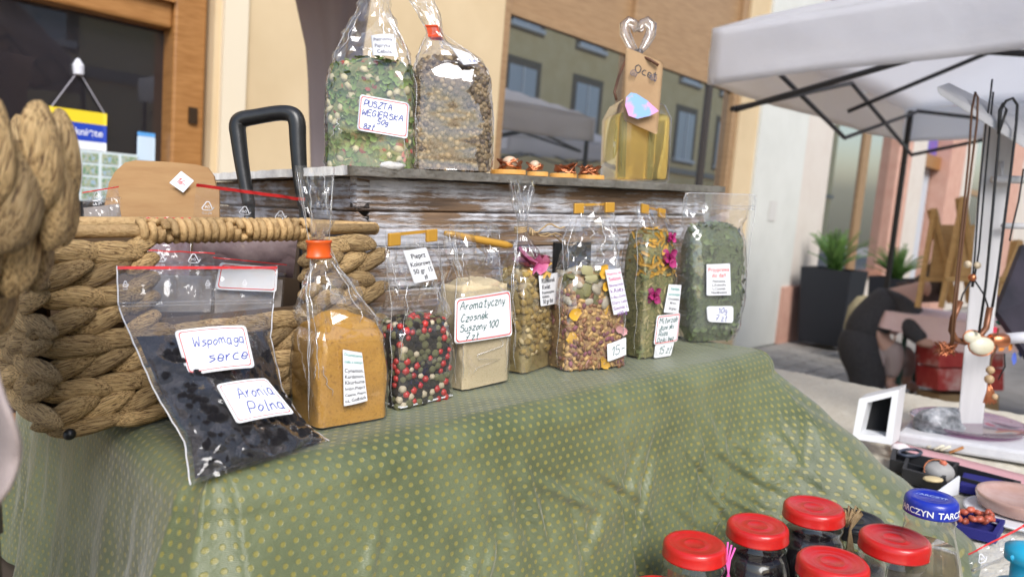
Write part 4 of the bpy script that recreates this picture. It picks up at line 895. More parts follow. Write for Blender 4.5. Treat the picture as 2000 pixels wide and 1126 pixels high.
# ---- parsley pouch
bM = Bag('herb_pouch', 'wide clear stand-up pouch of dark green dried herb at the end of the row', 'pouch', T(1345, 672), T(1452, 668), .05,
         [(0, .070, .03, .5), (.02, .083, .05, .45), (.09, .092, .05, .42), (.150, .093, .044, .5), (.172, .080, .03, .7, .006)],
         [(0, .07, .032, .5, 0, 0), (.176, .10, .028, .6, 0, 0), (.196, .112, .010, .6, .004, 0), (.205, .122, .004, .5, .008, 0), (.222, .124, .003, .4, .009, 0)],
         pm('dried_parsley', (.04, .06, .018), .9, (.11, .15, .05), 240, .9, 330, bd=.003, c3=(.02, .03, .01), lo=.3, hi=.7), 21, .002, filmmat=FILM2, core_bump=.004, fo=.005)
bM.scatter(150, .006, [(leaf_mesh('parsley_flake', 2.2, 1.5, pm('parsley_green', (.10, .14, .045), .8, vary=.6), .4, .5, 9), 1)], .0056, 'parsley_flake', flat=True, sink=-.2)
for zz_ in (.200, .2045):
    MB().tube([bM.loc(.008 - .061 + .122 * i / 12, bM.d / 2 - .0035, zz_) for i in range(13)], .0009, 5).build('zip_ridge', FILM2, bM.root, True)
MB().tube([bM.loc(.009 + .062 * x_, bM.d / 2 - .001, z_) for (x_, z_) in ((-1, .196), (-1, .214), (-.95, .221), (-.85, .2225), (.85, .2225), (.95, .221), (1, .214), (1, .196), (.93, .150), (.84, .06))], .0007, 5).build('weld_seam', clear('seam', base=.12, rough=.1, haze=.35), bM.root, True)
label(bM.root, bM.face([(1380, 516), (1426, 514), (1428, 576), (1380, 577)], .006), [('Przyprawa', .06, .24, .13, 'red', 'center'), ('do dań', .06, .42, .13, 'red', 'center'), ('Pietruszka', .06, .58, .08, 'black', 'center'), ('L.Kolendra', .06, .70, .08, 'black', 'center'), ('L.Czosnek', .06, .82, .08, 'black', 'center'), ('Niedźwiedzi', .06, .94, .08, 'black', 'center')], bow=.001, rounded=.02)
label(bM.root, bM.face([(1380, 598), (1433, 597), (1432, 630), (1382, 628)], .006), [('10g', .42, .42, .32, 'blue', 'hand', .95, .0010), ('7 zł', .28, .88, .34, 'blue', 'hand', .95, .0010)], bow=.001, rounded=.1)
# ---- two bags on the lid of the box
def onlid(px, D): 
    p = P(px, 300, D); p.z = ZB + .001; return p
M_PZ = pm('vegetable_flakes', (.09, .12, .03), .9, (.20, .22, .08), 120, .8, 260, c3=(.28, .14, .05), lo=.3, hi=.75)
PZ = [(leaf_mesh('green_flake', 2.2, 1.6, pm('green_flake', (.15, .22, .05), .75, vary=.4), .4, .4, 1), 6), (leaf_mesh('pepper_flake', 1.8, 1.2, pm('red_flake', (.36, .07, .04), .6, vary=.3), .4, .3, 2), 3), (lump_mesh('onion_bit', (1.2, .9, .4), pm('onion_cream', (.55, .48, .28), .7, vary=.2), .15), 1.6), (leaf_mesh('stalk_flake', 2.2, .6, pm('stalk_yellow', (.36, .32, .12), .8, vary=.3), .2, .3, 6), 1.5)]
bZ = Bag('vegetable_flake_bag', 'clear bag of green, red and cream dried vegetable flakes on the box', 'bag', onlid(637, .90), onlid(802, .90), .055,
         [(0, .102, .055, .24), (.05, .102, .056, .28), (.105, .1, .052, .38), (.124, .092, .045, .5, .01)],
         [(0, .104, .057, .24, 0, 0), (.128, .096, .048, .5, 0, 0), (.16, .07, .036, .7, 0, 0), (.19, .036, .02, .9, .0, 0), (.205, .03, .016, 1, .002, 0), (.24, .05, .01, .8, .004, 0)], M_PZ, 23, fo=.004)
bZ.scatter(300, .0062, PZ, .0056, 'vegetable_flake', flat=True, sink=0)
label(bZ.root, bZ.face([(703, 184), (800, 201), (796, 271), (697, 254)], .004), [('PUSZTA', .1, .30, .16, 'blue', 'hand', .8, .001), ('WĘGIERSKA', .07, .55, .16, 'blue', 'hand', .97, .001), ('50g', .38, .73, .14, 'blue', 'hand', .7, .001), ('8zł', .13, .92, .15, 'blue', 'hand', .5, .001)], ('red', .03, .013), bow=.001, rounded=.06)
label(bZ.root, bZ.face([(724, 69), (768, 66), (778, 111), (727, 108)], .006), [('Pietruszka', .08, .30, .16, 'grey', 'center'), ('Papryka ,', .08, .60, .17, 'grey', 'center'), ('Cebula', .08, .88, .17, 'grey', 'center')], bow=.004, rounded=.02)
M_HP = pm('hemp_mass', (.09, .06, .035), .8, (.15, .105, .06), 300, .7, 300)
HP = [(lump_mesh('hemp_seed', (1.15, 1, .95), pm('hemp_tan', (.20, .135, .065), .5, (.29, .20, .10), 300, vary=.35), .04), 3), (lump_mesh('hemp_seed_dark', (1.15, 1, .95), pm('hemp_dark', (.10, .062, .032), .5, vary=.3), .04), 2)]
bN = Bag('seed_bag', 'clear bag of round brown seeds closed with a red clip on the box', 'bag', onlid(806, .925), onlid(958, .945), .05,
         [(0, .096, .05, .24), (.05, .098, .052, .28), (.115, .094, .05, .4), (.136, .08, .042, .6, .010)],
         [(0, .1, .052, .24, 0, 0), (.140, .084, .044, .6, 0, 0), (.156, .05, .028, .8, -.012, 0), (.168, .018, .013, 1, -.02, 0), (.176, .017, .012, 1, -.021, 0), (.19, .022, .012, .9, -.028, 0), (.215, .032, .006, .8, -.040, 0)], M_HP, 27, fo=.004)
bN.scatter(300, .0058, HP, .0037, 'seed', z1=.136, sink=.1)
# the seeds beyond the first 300 stay one part
xs = MB(); rn = random.Random(5)
for k in range(700):
    t = rn.uniform(math.pi * .9, math.pi * 2.1); p, n_ = bN.surf(t, rn.uniform(.002, .134)); r_ = .0034
    v_ = [p - n_ * .0022 + Vector((v.x * 1.1, v.y, v.z)) * r_ for v in ICO1[0]]; xs.add(v_, ICO1[1])
o = xs.build('seed_mass', pm('hemp_tan', (0, 0, 0)), bN.core, True); o['kind'] = 'stuff'
cp = bN.loc(-.021, bN.d / 2, .172); MB().lathe(cp, [(.0105, -.007), (.012, -.007), (.012, -.005), (.011, -.004), (.011, .005), (.012, .006), (.012, .008), (.0105, .008)], 4, ((bN.x * .9 + bN.y * .6), (bN.y - bN.x * .4), (bN.z - bN.x * .3).normalized())).build('clip', pm('red_clip', (.68, .07, .01), .35), bN.root)
label(bN.root, bN.face([(880, 92), (918, 105), (934, 124), (905, 127)], .006), [('5 zł', .55, .85, .25, 'blue', 'print', .95)], bow=.001, rounded=.02)

# ---- cellophane folds with their highlights put in as whitish lines
def folds(bag, z0, z1, n, seed, low=0):
    rn = random.Random(seed); bag.pleats([(rn.uniform(math.pi * 1.02, math.pi * 1.98), z0 + rn.uniform(0, .35) * (z1 - z0), z1 - rn.uniform(0, .3) * (z1 - z0), rn.uniform(-.5, .5)) for _ in range(n)])
    bag.pleats([(math.pi * 1.03, .004, z1, 0), (math.pi * 1.97, .004, z1, 0)], .0005)
    if low: bag.pleats([(rn.uniform(math.pi * 1.15, math.pi * 1.85), rn.uniform(.01, .05), rn.uniform(.055, .1), rn.uniform(-.6, .6)) for _ in range(low)], .0004)
for (bg_, z0, z1, n, low) in ((bA, .09, .150, 7, 3), (bA, .168, .226, 5, 0), (bP, .085, .160, 7, 1), (bG, .115, .170, 7, 3), (bC, .125, .160, 6, 1), (bC, .176, .226, 8, 0), (bS, .118, .195, 7, 1), (bH, .168, .196, 6, 2), (bZ, .130, .200, 8, 3), (bN, .142, .166, 5, 3), (bN, .182, .214, 3, 0)):
    folds(bg_, z0, z1, n, int(z1 * 1e4) + n, low)
# ================================================================ WOVEN BASKET
def strand_mat(name, a, b, c3):
    m, t, bs, o = nodes(name); K = t.links.new
    v = coord(t, (.55, 20, 20)); v2 = coord(t)
    col = ramp(t, ntex(t, v, 1.5, 3), [(.39, c3), (.46, a), (.62, b)])
    oi = t.nodes.new('ShaderNodeObjectInfo'); hs = t.nodes.new('ShaderNodeHueSaturation'); mr = t.nodes.new('ShaderNodeMapRange'); mr.inputs[3].default_value = .62; mr.inputs[4].default_value = 1.25
    K(oi.outputs['Random'], mr.inputs[0]); K(mr.outputs[0], hs.inputs['Value']); K(col, hs.inputs['Color']); K(hs.outputs[0], bs.inputs['Base Color'])
    bs.inputs['Roughness'].default_value = .62; addbump(t, bs, ntex(t, v, 1.5, 4, .6), 1.0, .0025); return m
M_STR = strand_mat('water_hyacinth', (.45, .285, .115), (.66, .465, .23), (.11, .055, .02))
def strand_mesh(seed):
    rn = random.Random(seed); nu_, nv_ = 22, 36; vs, fs = [], []
    for i in range(nu_):
        x = -1 + 2 * i / (nu_ - 1); r_ = (1 - abs(x) ** 2.2) ** .62 * .92 + .06
        for k in range(nv_):
            t = 2 * math.pi * k / nv_; ri = 1 + .05 * math.sin(t * 4 + seed + x * 1.5) + .035 * math.sin(t * 9 + x * 2) + .03 * math.sin(t * 17 + seed * 2 + x)
            vs.append((x, math.cos(t) * r_ * ri * .42 + .10 * math.sin(x * 2.4), math.sin(t) * r_ * ri * .30 - .12 * x * x))
    for i in range(nu_ - 1):
        for k in range(nv_): fs.append((i * nv_ + k, i * nv_ + (k + 1) % nv_, (i + 1) * nv_ + (k + 1) % nv_, (i + 1) * nv_ + k))
    return datum('strand', vs, fs, M_STR)
STR = [strand_mesh(k) for k in range(5)]
KO = T(95, 866); KX = Vector((.673, .74, 0)).normalized(); KY = Vector((-KX.y, KX.x, 0)); KL, KD, KH = .325, .20, .172; Z1 = Vector((0, 0, 1))
bk = thing('woven_basket', 'rectangular woven water hyacinth basket full of zip bags', 'basket', KO)
def KB(a, b, z): return KO + KX * a + KY * b + Z1 * z
def weave(parent, org, dx, out, length, h0, h1, rows, pitch, skip=None, size=.027):
    hh = (h1 - h0) / rows
    for r_ in range(rows):
        z = h0 + hh * (r_ + .5); n_ = int(round(length / pitch)); sg = 1 if r_ % 2 else -1
        for k in range(n_ + 1):
            a = length * (k + (.25 if r_ % 2 else 0)) / n_
            if a > length + .004 or (skip and skip(a, z)): continue
            tl = math.radians(17 + random.uniform(-4, 4)) * (1 if r_ % 2 == 0 else -.55)
            xx = (dx * math.cos(tl) + Z1 * math.sin(tl) + out * random.uniform(.10, .22)).normalized(); yy_ = out.cross(xx).normalized(); zz = xx.cross(yy_)
            if zz.dot(out) < 0: yy_, zz = -yy_, -zz
            k_ = size * random.uniform(.92, 1.1)
            inst('strand', random.choice(STR), parent, frame(org + dx * a + Z1 * (z + random.uniform(-.0015, .0015)) + out * (.004 + random.uniform(-.002, .002)), xx, yy_, zz, (k_, hh * 1.22, hh * 1.0)))
NOT0, NOT1 = .082, .232
weave(bk, KB(.012, 0, 0), KX, -KY, KL - .02, .014, KH - .008, 8, .031, lambda a, z: NOT0 - .024 < a + .012 < NOT1 + .012 and z > .098)
weave(bk, KB(0, .0, 0), KY, -KX, KD, .014, KH - .008, 8, .031)
MB().hexa([KB(.008, .008, KH - .012), KB(KL - .008, .008, .100), KB(KL - .008, .008, .004), KB(.008, .008, .004), KB(.008, .012, KH - .012), KB(KL - .008, .012, .100), KB(KL - .008, .012, .004), KB(.008, .012, .004)])
M_LIN = pm('basket_shadow_lining', (.10, .06, .03), .9)  # dark colour stands in for the shade in the gaps between strands
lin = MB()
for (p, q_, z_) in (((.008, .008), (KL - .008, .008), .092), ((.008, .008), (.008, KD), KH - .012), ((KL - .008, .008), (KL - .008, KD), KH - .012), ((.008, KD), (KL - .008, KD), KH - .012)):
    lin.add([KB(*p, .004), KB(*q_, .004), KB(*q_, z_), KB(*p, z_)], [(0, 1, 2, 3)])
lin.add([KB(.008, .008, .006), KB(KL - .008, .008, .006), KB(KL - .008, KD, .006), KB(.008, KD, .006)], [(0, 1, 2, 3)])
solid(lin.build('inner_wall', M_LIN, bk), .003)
for a in (NOT0 - .006, NOT1 + .012): 
    for k in range(5): inst('strand', STR[k], bk, frame(KB(a, -.003, .092 + k * .017), (Z1 * .25 + KX).normalized(), (Z1 - KX * .25).normalized(), -KY, (.017, .019, .02)))
M_CANE = pm('twisted_cane', (.30, .18, .07), .7, (.50, .33, .15), 90, .8, 220, c3=(.42, .26, .11), vary=.25, stretch=(1, 1, 2))
# rim: rope wound bar in front, plain rods elsewhere
zr = KH - .001
MB().tube([KB(0, 0, zr), KB(KL, 0, zr)], .0055, 10).build('rim_rod', M_CANE, bk, True)
wr = datum('wrap', *(lambda m: (m.v, m.f))(MB().tube([Vector((.0085 * math.cos(t), .0085 * math.sin(t), .0045 * (t / 6.283 - .5))) for t in [6.283 * i / 14 for i in range(15)]], .0036, 7)), M_CANE)
for k in range(22):
    p = KB(NOT0 - .004 + (NOT1 - NOT0 + .012) * k / 21, 0, zr); inst('wrap', wr, bk, frame(p, Z1, -KY, KX, (1, 1, 1)) @ Matrix.Rotation(k * .7, 4, 'Z'))
for (p, q_) in (((0, 0), (0, KD)), ((KL, 0), (KL, KD)), ((0, KD), (KL, KD))): MB().tube([KB(*p, zr), KB(*q_, zr)], .007, 10).build('rim_rod', M_CANE, bk, True)
for k in range(7):
    inst('strand', STR[k % 5], bk, frame(KB(.03 + k * .046, -.004, .010), (KX - Z1 * .06).normalized(), Z1, -KY, (.032, .018, .022)))
MB().lathe(KB(.012, -.012, .008), [(0, -.004), (.004, -.003), (.005, 0), (.0035, .003), (0, .004)], 12, (KX, Z1, -KY)).build('rod_end', pm('black_cap', (.01, .01, .01), .4), bk, True)

# ================================================================ ZIP BAGS
ZF = clear('zip_film', base=.045, rough=.04, bump=.09, bs=38, haze=.02, gain=.9)
M_RS = pm('red_stripe', (.60, .03, .03), .4); M_WP = pm('white_print', (.75, .75, .78), .5)
def patch(c4, nu_, nv_, fn=None):
    q = [Vector(p) for p in c4]; n = (q[1] - q[0]).cross(q[3] - q[0]).normalized()
    if n.dot(C - q[0]) < 0: n = -n
    def f(i, j):
        p = q[0] * ((1 - i) * (1 - j)) + q[1] * (i * (1 - j)) + q[2] * (i * j) + q[3] * ((1 - i) * j); return p + n * (fn(i, j) if fn else 0)
    return f, n
def recycling(parent, f, n, a, b, wa, wb):
    """white recycling triangle with 04 and PE-LD, mirrored print as in the photograph"""
    mb = MB()
    def seg(p, q_, th=.10):
        d = (q_[0] - p[0], q_[1] - p[1]); l = math.hypot(*d); nx, ny = -d[1] / l * th / 2, d[0] / l * th / 2
        mb.add([f(a + (x) * wa, b + y * wb) + n * .0008 for (x, y) in ((p[0] + nx, p[1] + ny), (p[0] - nx, p[1] - ny), (q_[0] - nx, q_[1] - ny), (q_[0] + nx, q_[1] + ny))], [(0, 1, 2, 3)])
    for (p, q_) in (((-.5, .35), (-.12, -.35)), ((.12, -.35), (.5, .35)), ((.34, .5), (-.34, .5)), ((-.12, -.35), (.12, -.35)), ((.5, .35), (.34, .5)), ((-.34, .5), (-.5, .35)), ((.62, .12), (.5, .35)), ((.22, .35), (.34, .5))): seg(p, q_)
    for (tx, y0, h) in (('04', .3, .32), ('PE-LD', .95, .26)):
        vs, fs, tw = printed(tx, h)
        mb.add([f(a - (v[0] - tw / 2) * wa, b + (y0 - v[1]) * wb) + n * .0008 for v in vs], fs)
    mb.build('recycling_mark', M_WP, parent)
def zip_bag(name, lab, c4, marks=4, fill=None, fillmat=None, bulge=.006, group='zip bags in the basket', stripe=.02, seed=0, zipv=.2):
    root = thing(name, lab, 'zip bag', (Vector(c4[2]) + Vector(c4[3])) / 2, group)
    f, n = patch(c4, 30, 30, lambda i, j: .0025 * nz((i * 5 + seed, j * 5, seed), 1) + .0012 * nz((i * 14, j * 14, seed), 1) + (bulge * math.sin(math.pi * i) * math.sin(math.pi * min(1, max(0, (j - zipv) / (1 - zipv)))) if j > zipv else 0))
    fb, _ = patch(c4, 30, 30, lambda i, j: -.0015 - (bulge * .6 * math.sin(math.pi * i) * math.sin(math.pi * max(0, (j - zipv) / (1 - zipv))) if j > zipv else 0))
    m = MB().grid(f, 26, 26); m.build('film', ZF, root, False); MB().grid(fb, 10, 10).build('back_film', ZF, root, True)
    fo = lambda a, b: f(a, b) + n * .0006
    MB().grid(lambda i, j: fo(i, .012 + stripe * j), 24, 2).build('red_stripe', M_RS, root)
    for zv in (zipv, zipv + .022): MB().tube([f(i / 16, zv) + n * .0008 for i in range(17)], .0011, 5).build('zip_ridge', ZF, root, True)
    wd = (Vector(c4[1]) - Vector(c4[0])).length; hd = (Vector(c4[3]) - Vector(c4[0])).length; sz = .0105
    for k in range(marks): recycling(root, f, n, (k + .35) / marks, zipv * .55, sz / wd, sz / hd)
    if fill:
        g_, _ = patch(c4, 20, 20, lambda i, j: (bulge - .0015) * math.sin(math.pi * i) ** .5 * math.sin(math.pi * min(1, max(0, (j - fill) / (1 - fill)))) ** .6 - .001)
        MB().grid(lambda i, j: g_(.03 + .94 * i, fill + (1 - fill) * .98 * j), 20, 20).build('contents', fillmat, root, True)
    return root, f, n
M_PLM = pm('plum_powder', (.16, .10, .11), .8, (.26, .19, .19), 30, .4, 90); M_GRY = pm('grey_leaf', (.22, .19, .17), .8, (.32, .28, .25), 30, .4, 90)
zip_bag('zip_bag', 'big zip bag with red stripe sticking out of the basket handle gap', [P(384, 356, .77), P(596, 384, .81), P(578, 545, .86), P(366, 525, .81)], 3, .5, M_PLM, .012, seed=1, zipv=.42, stripe=.035)
zip_bag('zip_bag', 'zip bag leaning at the left corner of the basket behind the rim', [P(160, 374, .80), P(232, 362, .84), P(245, 480, .83), P(165, 480, .80)], 1, .3, M_GRY, .006, seed=2)
zip_bag('zip_bag', 'low zip bag in the basket showing its dark contents below the handle', [P(284, 424, .76), P(376, 424, .79), P(372, 540, .77), P(284, 535, .74)], 1, .25, M_PLM, .008, seed=3)
zb4, f4, n4 = zip_bag('zip_bag', 'zip bag in the basket with its red stripe just above the front wall', [P(286, 486, .70), P(420, 492, .74), P(415, 610, .73), P(290, 610, .69)], 2, .4, M_GRY, .005, seed=4)
zb5, f5, n5 = zip_bag('zip_bag', 'zip bag with a red framed blank label at the right of the basket', [P(415, 500, .735), P(560, 515, .79), P(550, 620, .78), P(415, 615, .73)], 0, .3, M_GRY, .005, seed=5)
label(zb5, [P(430, 512, .728), P(543, 522, .765), P(540, 570, .765), P(420, 565, .728)], [], ('red', .03, .015), bow=.001, rounded=.05)
# ---- big zip bag of dried aronia leaning on the basket
RW = [(0, (228, 520), (540, 520)), (.19, (231, 600), (533, 592)), (.34, (262, 672), (528, 660)), (.55, (302, 765), (552, 765)), (.80, (360, 862), (596, 828)), (1, (371, 946), (641, 860))]
def arow(j):
    for a, b in zip(RW, RW[1:]):
        if j <= b[0]:
            t = (j - a[0]) / (b[0] - a[0]); return [tuple(a[k][m_] + (b[k][m_] - a[k][m_]) * t for m_ in (0, 1)) for k in (1, 2)]
    return [RW[-1][1], RW[-1][2]]
DL0, DR0 = .615, .715; pbl, pbr = T(371, 946), T(641, 860); DL1, DR1 = (pbl - C).dot(F), (pbr - C).dot(F)
NA = Vector((.55, -.75, .35)).normalized()
def ar(i, j, th):
    l, r_ = arow(j); jj = j ** 1.1; p = P(*l, DL0 + (DL1 - DL0) * jj).lerp(P(*r_, DR0 + (DR1 - DR0) * jj), i)
    return p + NA * th(i, j)
def bul(i, j): 
    b = max(0, (j - .30) / .70); return (.030 * (math.sin(math.pi * i) ** .55) * (math.sin(math.pi * min(1, b * .93 + .0)) ** .6 if b > 0 else 0))
ab = thing('aronia_bag', 'large zip bag of black dried aronia berries with two handwritten labels', 'zip bag', (pbl + pbr) / 2)
def lumpy(i, j): return .004 * nz((i * 14, j * 16, 0), 1) + .0025 * nz((i * 34, j * 40, 3), 1)
M_ARO = pm('black_dried_berry', (.008, .007, .010), .55, (.022, .018, .022), 160, .9, 240, bd=.003)
core = MB().grid(lambda i, j: ar(.03 + .94 * i, .31 + .67 * j, lambda a, b: max(0, bul(a, b) - .001 + lumpy(a, b) * min(1, bul(a, b) / .01))), 46, 50)
core.build('contents', M_ARO, ab, True); coreo = ab.children[0]
BER = [(lump_mesh('dried_berry', (1, 1, .8), M_ARO, .35, ICO2, 2.6), 1)]
for k in range(190):
    i, j = random.uniform(.08, .92), random.uniform(.36, .95); s_ = random.uniform(.0040, .0065)
    inst('dried_berry', BER[0][0], coreo, Matrix.Translation(ar(i, j, lambda a, b: max(0, bul(a, b) - .0022))) @ rndrot().to_4x4() @ Matrix.Scale(s_, 4))
def afilm(i, j):
    return ar(i, j, lambda a, b: bul(a, b) + .0022 + .0030 * nz((a * 6, b * 9, 2), 1) * (1 if b > .3 else .5) + .0012 * nz((a * 17, b * 21, 8), 1) + .004 * max(0, 1 - abs(nz((a * 4 + b * 5, b * 3 - a * 2, 5), 1)) * 5) ** 2)
fm = MB().grid(afilm, 44, 60).build('film', ZF, ab, True)
MB().grid(lambda i, j: ar(i, j, lambda a, b: -.001 - bul(a, b) * .15), 14, 20).build('back_film', ZF, ab, True)
fo = lambda a, b: ar(a, b, lambda x, y: .0032 if y < .2 else bul(x, y) + .004)
MB().grid(lambda i, j: fo(i, .004 + .014 * j), 30, 2).build('red_stripe', M_RS, ab)
for zv in (.175, .19): MB().tube([fo(i / 20, zv) for i in range(21)], .0009, 5).build('zip_ridge', FILM2, ab, True)
for (e0, m_) in ((0, 'l'), (1, 'r')): MB().tube([ar(e0, k / 30, lambda a, b: .001 + .0012 * math.sin(b * 70)) for k in range(31)], .0006, 4).build('weld_seam', M_WP, ab, True)
for k in range(4): recycling(ab, lambda a, b: fo(a, b), NA, .04 + k * .245, .085, .028, .030)
def alab(c4, lines): 
    return label(ab, [P(x, y, d) for (x, y, d) in c4], lines, ('red', .04, .014), bow=.002, rounded=.06)
def adep(px, py):   # depth of the bag's face at a photo spot, by search
    best = None
    for a in range(21):
        for b in range(31):
            p = ar(a / 20, b / 30, lambda x, y: bul(x, y) + .020); d = p - C; D = d.dot(F); x, y = 1000 + d.dot(R) / D * FPX, 563 - d.dot(U) / D * FPX; e = (x - px) ** 2 + (y - py) ** 2
            if best is None or e < best[0]: best = (e, D)
    return best[1]
def aq(pts):
    ds = [adep(*p) for p in pts]; c_ = sum(ds) / 4 - .001; cm = adep(sum(p[0] for p in pts) / 4, sum(p[1] for p in pts) / 4); 
    return [(p[0], p[1], .5 * d + .5 * min(c_, cm)) for p, d in zip(pts, ds)]
alab(aq([(340, 645), (480, 634), (498, 716), (366, 733)]), [('Wspomaga', .20, .42, .22, 'blue', 'hand', .95, .0011), ('serce', .35, .80, .24, 'blue', 'hand', .95, .0011)])
alab(aq([(422, 750), (520, 737), (576, 806), (464, 826)]), [('Aronia', .25, .44, .27, 'blue', 'hand', .95, .0011), ('Polna', .28, .84, .27, 'blue', 'hand', .95, .0011)])

# ================================================================ BEHIND THE BASKET
M_CB = pm('cardboard_sheet', (.36, .20, .085), .85, (.42, .25, .11), 12, .1, 60, stretch=(1, 1, 6))
cbx = thing('cardboard_box', 'open brown cardboard box flap with rounded corners behind the basket', 'box', P(320, 560, .92))
pf = [(208, 400), (216, 358), (228, 336), (248, 318), (268, 314), (330, 317), (385, 322), (408, 328), (420, 345), (424, 365), (424, 400)]
vs = [P(x, y, .92) for (x, y) in pf]; n_ = len(vs); vs += [P(424, 470, .92), P(208, 470, .92)]
o = mk('flap', vs, [tuple(range(len(vs)))], M_CB, cbx, False); solid(o, .004)
o = mk('front_flap', [P(x, y, .90) for (x, y) in ((218, 366), (430, 368), (430, 480), (224, 480))], [(0, 1, 2, 3)], M_CB, cbx, False); solid(o, .003)
c0 = P(320, 470, .98); MB().box((c0.x, c0.y + .02, (c0.z + ZT) / 2 + .002), .13, .12, c0.z - ZT, None).build('carton_body', M_CB, cbx)
label(cbx, [P(354, 334, .892), P(379, 353, .892), P(358, 376, .892), P(331, 357, .892)], [('16-', .22, .68, .34, 'red', 'hand', .9, .0009)], bow=0, rounded=.02, name='price_tag')
M_PL = pm('black_plastic', (.012, .012, .013), .32, (.02, .02, .02), 40, .1, 200)
su = thing('suitcase', 'black telescopic trolley suitcase handle standing beside the wooden box', 'suitcase', P(530, 560, .93))
bot = T(525, 700); 
def hp(px, py): return P(px, py, .90)
hl = [hp(487, 402), hp(474, 330), hp(466, 270), hp(464, 246), hp(472, 234), hp(500, 228), hp(545, 221), hp(570, 224), hp(580, 240), hp(582, 280), hp(586, 340), hp(594, 402)]
def dense3(p, k):
    out = []
    for i in range(len(p) - 1):
        a, b, c, d = p[max(i - 1, 0)], p[i], p[i + 1], p[min(i + 2, len(p) - 1)]
        for m_ in range(k):
            t = m_ / k; out.append(.5 * (2 * b + (c - a) * t + (2 * a - 5 * b + 4 * c - d) * t * t + (3 * b - a - 3 * c + d) * t ** 3))
    return out + [p[-1]]
rr = [.0075, .0085, .0095, .010, .010, .0095, .0095, .010, .0105, .010, .009, .008]
MB().tube(dense3(hl, 6), dense3(rr, 6), 14).build('grip', M_PL, su, True)
for px in (487, 594):
    a = hp(px, 398); MB().tube([a, Vector((a.x, a.y, ZT + .05))], .0065, 10).build('tube', pm('black_tube', (.02, .02, .02), .3, metal=.5), su, True)
c0 = hp(540, 400); bevel(MB().box((c0.x, c0.y, ZT + .032), .13, .05, .06, (R, Vector((0, 1, 0)), Z1)).build('shell', M_PL, su), .012)

# ================================================================ FOREGROUND LEFT: BLURRED BASKET, LINEN, ADDED CRATE
fb_ = thing('front_basket', 'big coarse braided basket close to the lens at the left edge', 'basket', P(-215, 545, .40))
cb = P(-215, 383, .40); rn = random.Random(4)
for ring in range(4):
    z = cb.z + .002 - ring * .021; rad = (.086, .084, .070, .05)[ring]
    for k in range(15):
        a = 2 * math.pi * (k + .5 * (ring % 2)) / 15; out = Vector((math.cos(a), math.sin(a), .25)).normalized(); tg = Vector((-math.sin(a), math.cos(a), 0))
        dn = (Z1 + tg * (.45 if ring % 2 else .30)).normalized(); side = out.cross(dn).normalized(); o2 = dn.cross(side)
        if o2.dot(out) < 0: o2 = -o2
        inst('strand', STR[rn.randrange(5)], fb_, frame(Vector((cb.x, cb.y, 0)) + out * rad + Z1 * z, dn, side, o2, (.031, .036, .024)))
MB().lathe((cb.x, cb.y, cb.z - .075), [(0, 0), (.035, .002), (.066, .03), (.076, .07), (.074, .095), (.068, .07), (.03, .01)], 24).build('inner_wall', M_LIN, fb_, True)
zc = cb.z - .078
cb = cb - Vector((.03, 0, 0))
ck = thing('prop_crate', 'dark crate at the left edge under the front basket', 'crate', (cb.x, cb.y, ZL))  # added: props the basket and fills the shaded left edge with dark
cw = .085
for (dx, dy) in ((-1, -1), (1, -1), (1, 1), (-1, 1)): MB().box((cb.x + dx * cw * .46, cb.y + dy * cw * .46, (ZL + zc) / 2), .014, .014, zc - ZL, None).build('post', M_TBL, ck)
for k in range(5):
    z = ZL + .02 + k * (zc - ZL - .03) / 4.2
    for (dx, dy, sx, sy) in ((0, -.5, cw, .008), (0, .5, cw, .008), (-.5, 0, .008, cw), (.5, 0, .008, cw)): MB().box((cb.x + dx * (cw + .009), cb.y + dy * (cw + .009), z), sx, sy, .042, None).build('slat', M_TBL, ck)
MB().box((cb.x, cb.y, zc - .004), cw * 1.05, cw * 1.05, .007, None).build('top_board', M_TBL, ck)
def linen(i, j):
    y = 560 + 480 * j; ed = -8 + 52 * math.exp(-((j - .66) / .22) ** 2) - 26 * max(0, j - .82) / .18 - 30 * max(0, .35 - j)
    x = -160 + (ed + 160) * i; return P(x, y, .335 + .02 * math.sin(i * 9 + j * 3) * .5 + .012 * nz((i * 5, j * 5, 1), 1) + .03 * (1 - i))
ln_ = solid(MB().grid(linen, 30, 40).build('linen_cloth', pm('pale_linen', (.30, .24, .22), .9, (.37, .30, .28), 25, .4, 500), None, True), .002)
tag(ln_, 'pale pinkish linen cloth hanging at the left edge of the picture', 'cloth')

# ================================================================ ON THE LID: BOTTLE AND WIRE PENDANTS
bp = onlid(1240, 1.17); vb = thing('vinegar_bottle', 'square bottle of yellow vinegar with brown paper tag and heart stopper', 'bottle', bp)
VX, VY = Vector((.97, .24, 0)), Vector((-.24, .97, 0))
def sq(rows, n=48):
    m = MB(); vs, fs = [], []
    for (z, r_, e_) in rows:
        for k in range(n):
            t = 2 * math.pi * k / n; ct, st = math.cos(t), math.sin(t); vs.append(bp + VX * (r_ * math.copysign(abs(ct) ** e_, ct)) + VY * (r_ * math.copysign(abs(st) ** e_, st)) + Z1 * z)
    for j in range(len(rows) - 1):
        for k in range(n): fs.append((j * n + k, j * n + (k + 1) % n, (j + 1) * n + (k + 1) % n, (j + 1) * n + k))
    fs.append(tuple(range(n))[::-1]); return m.add(vs, fs)
GLS = clear('bottle_glass', base=.03, rough=.02, haze=.01, gain=1.2)
sq([(0, .042, .35), (.004, .045, .3), (.098, .045, .3), (.118, .038, .45), (.130, .020, .9), (.138, .015, 1), (.168, .0145, 1), (.170, .017, 1), (.176, .017, 1)]).build('glass', GLS, vb, True)
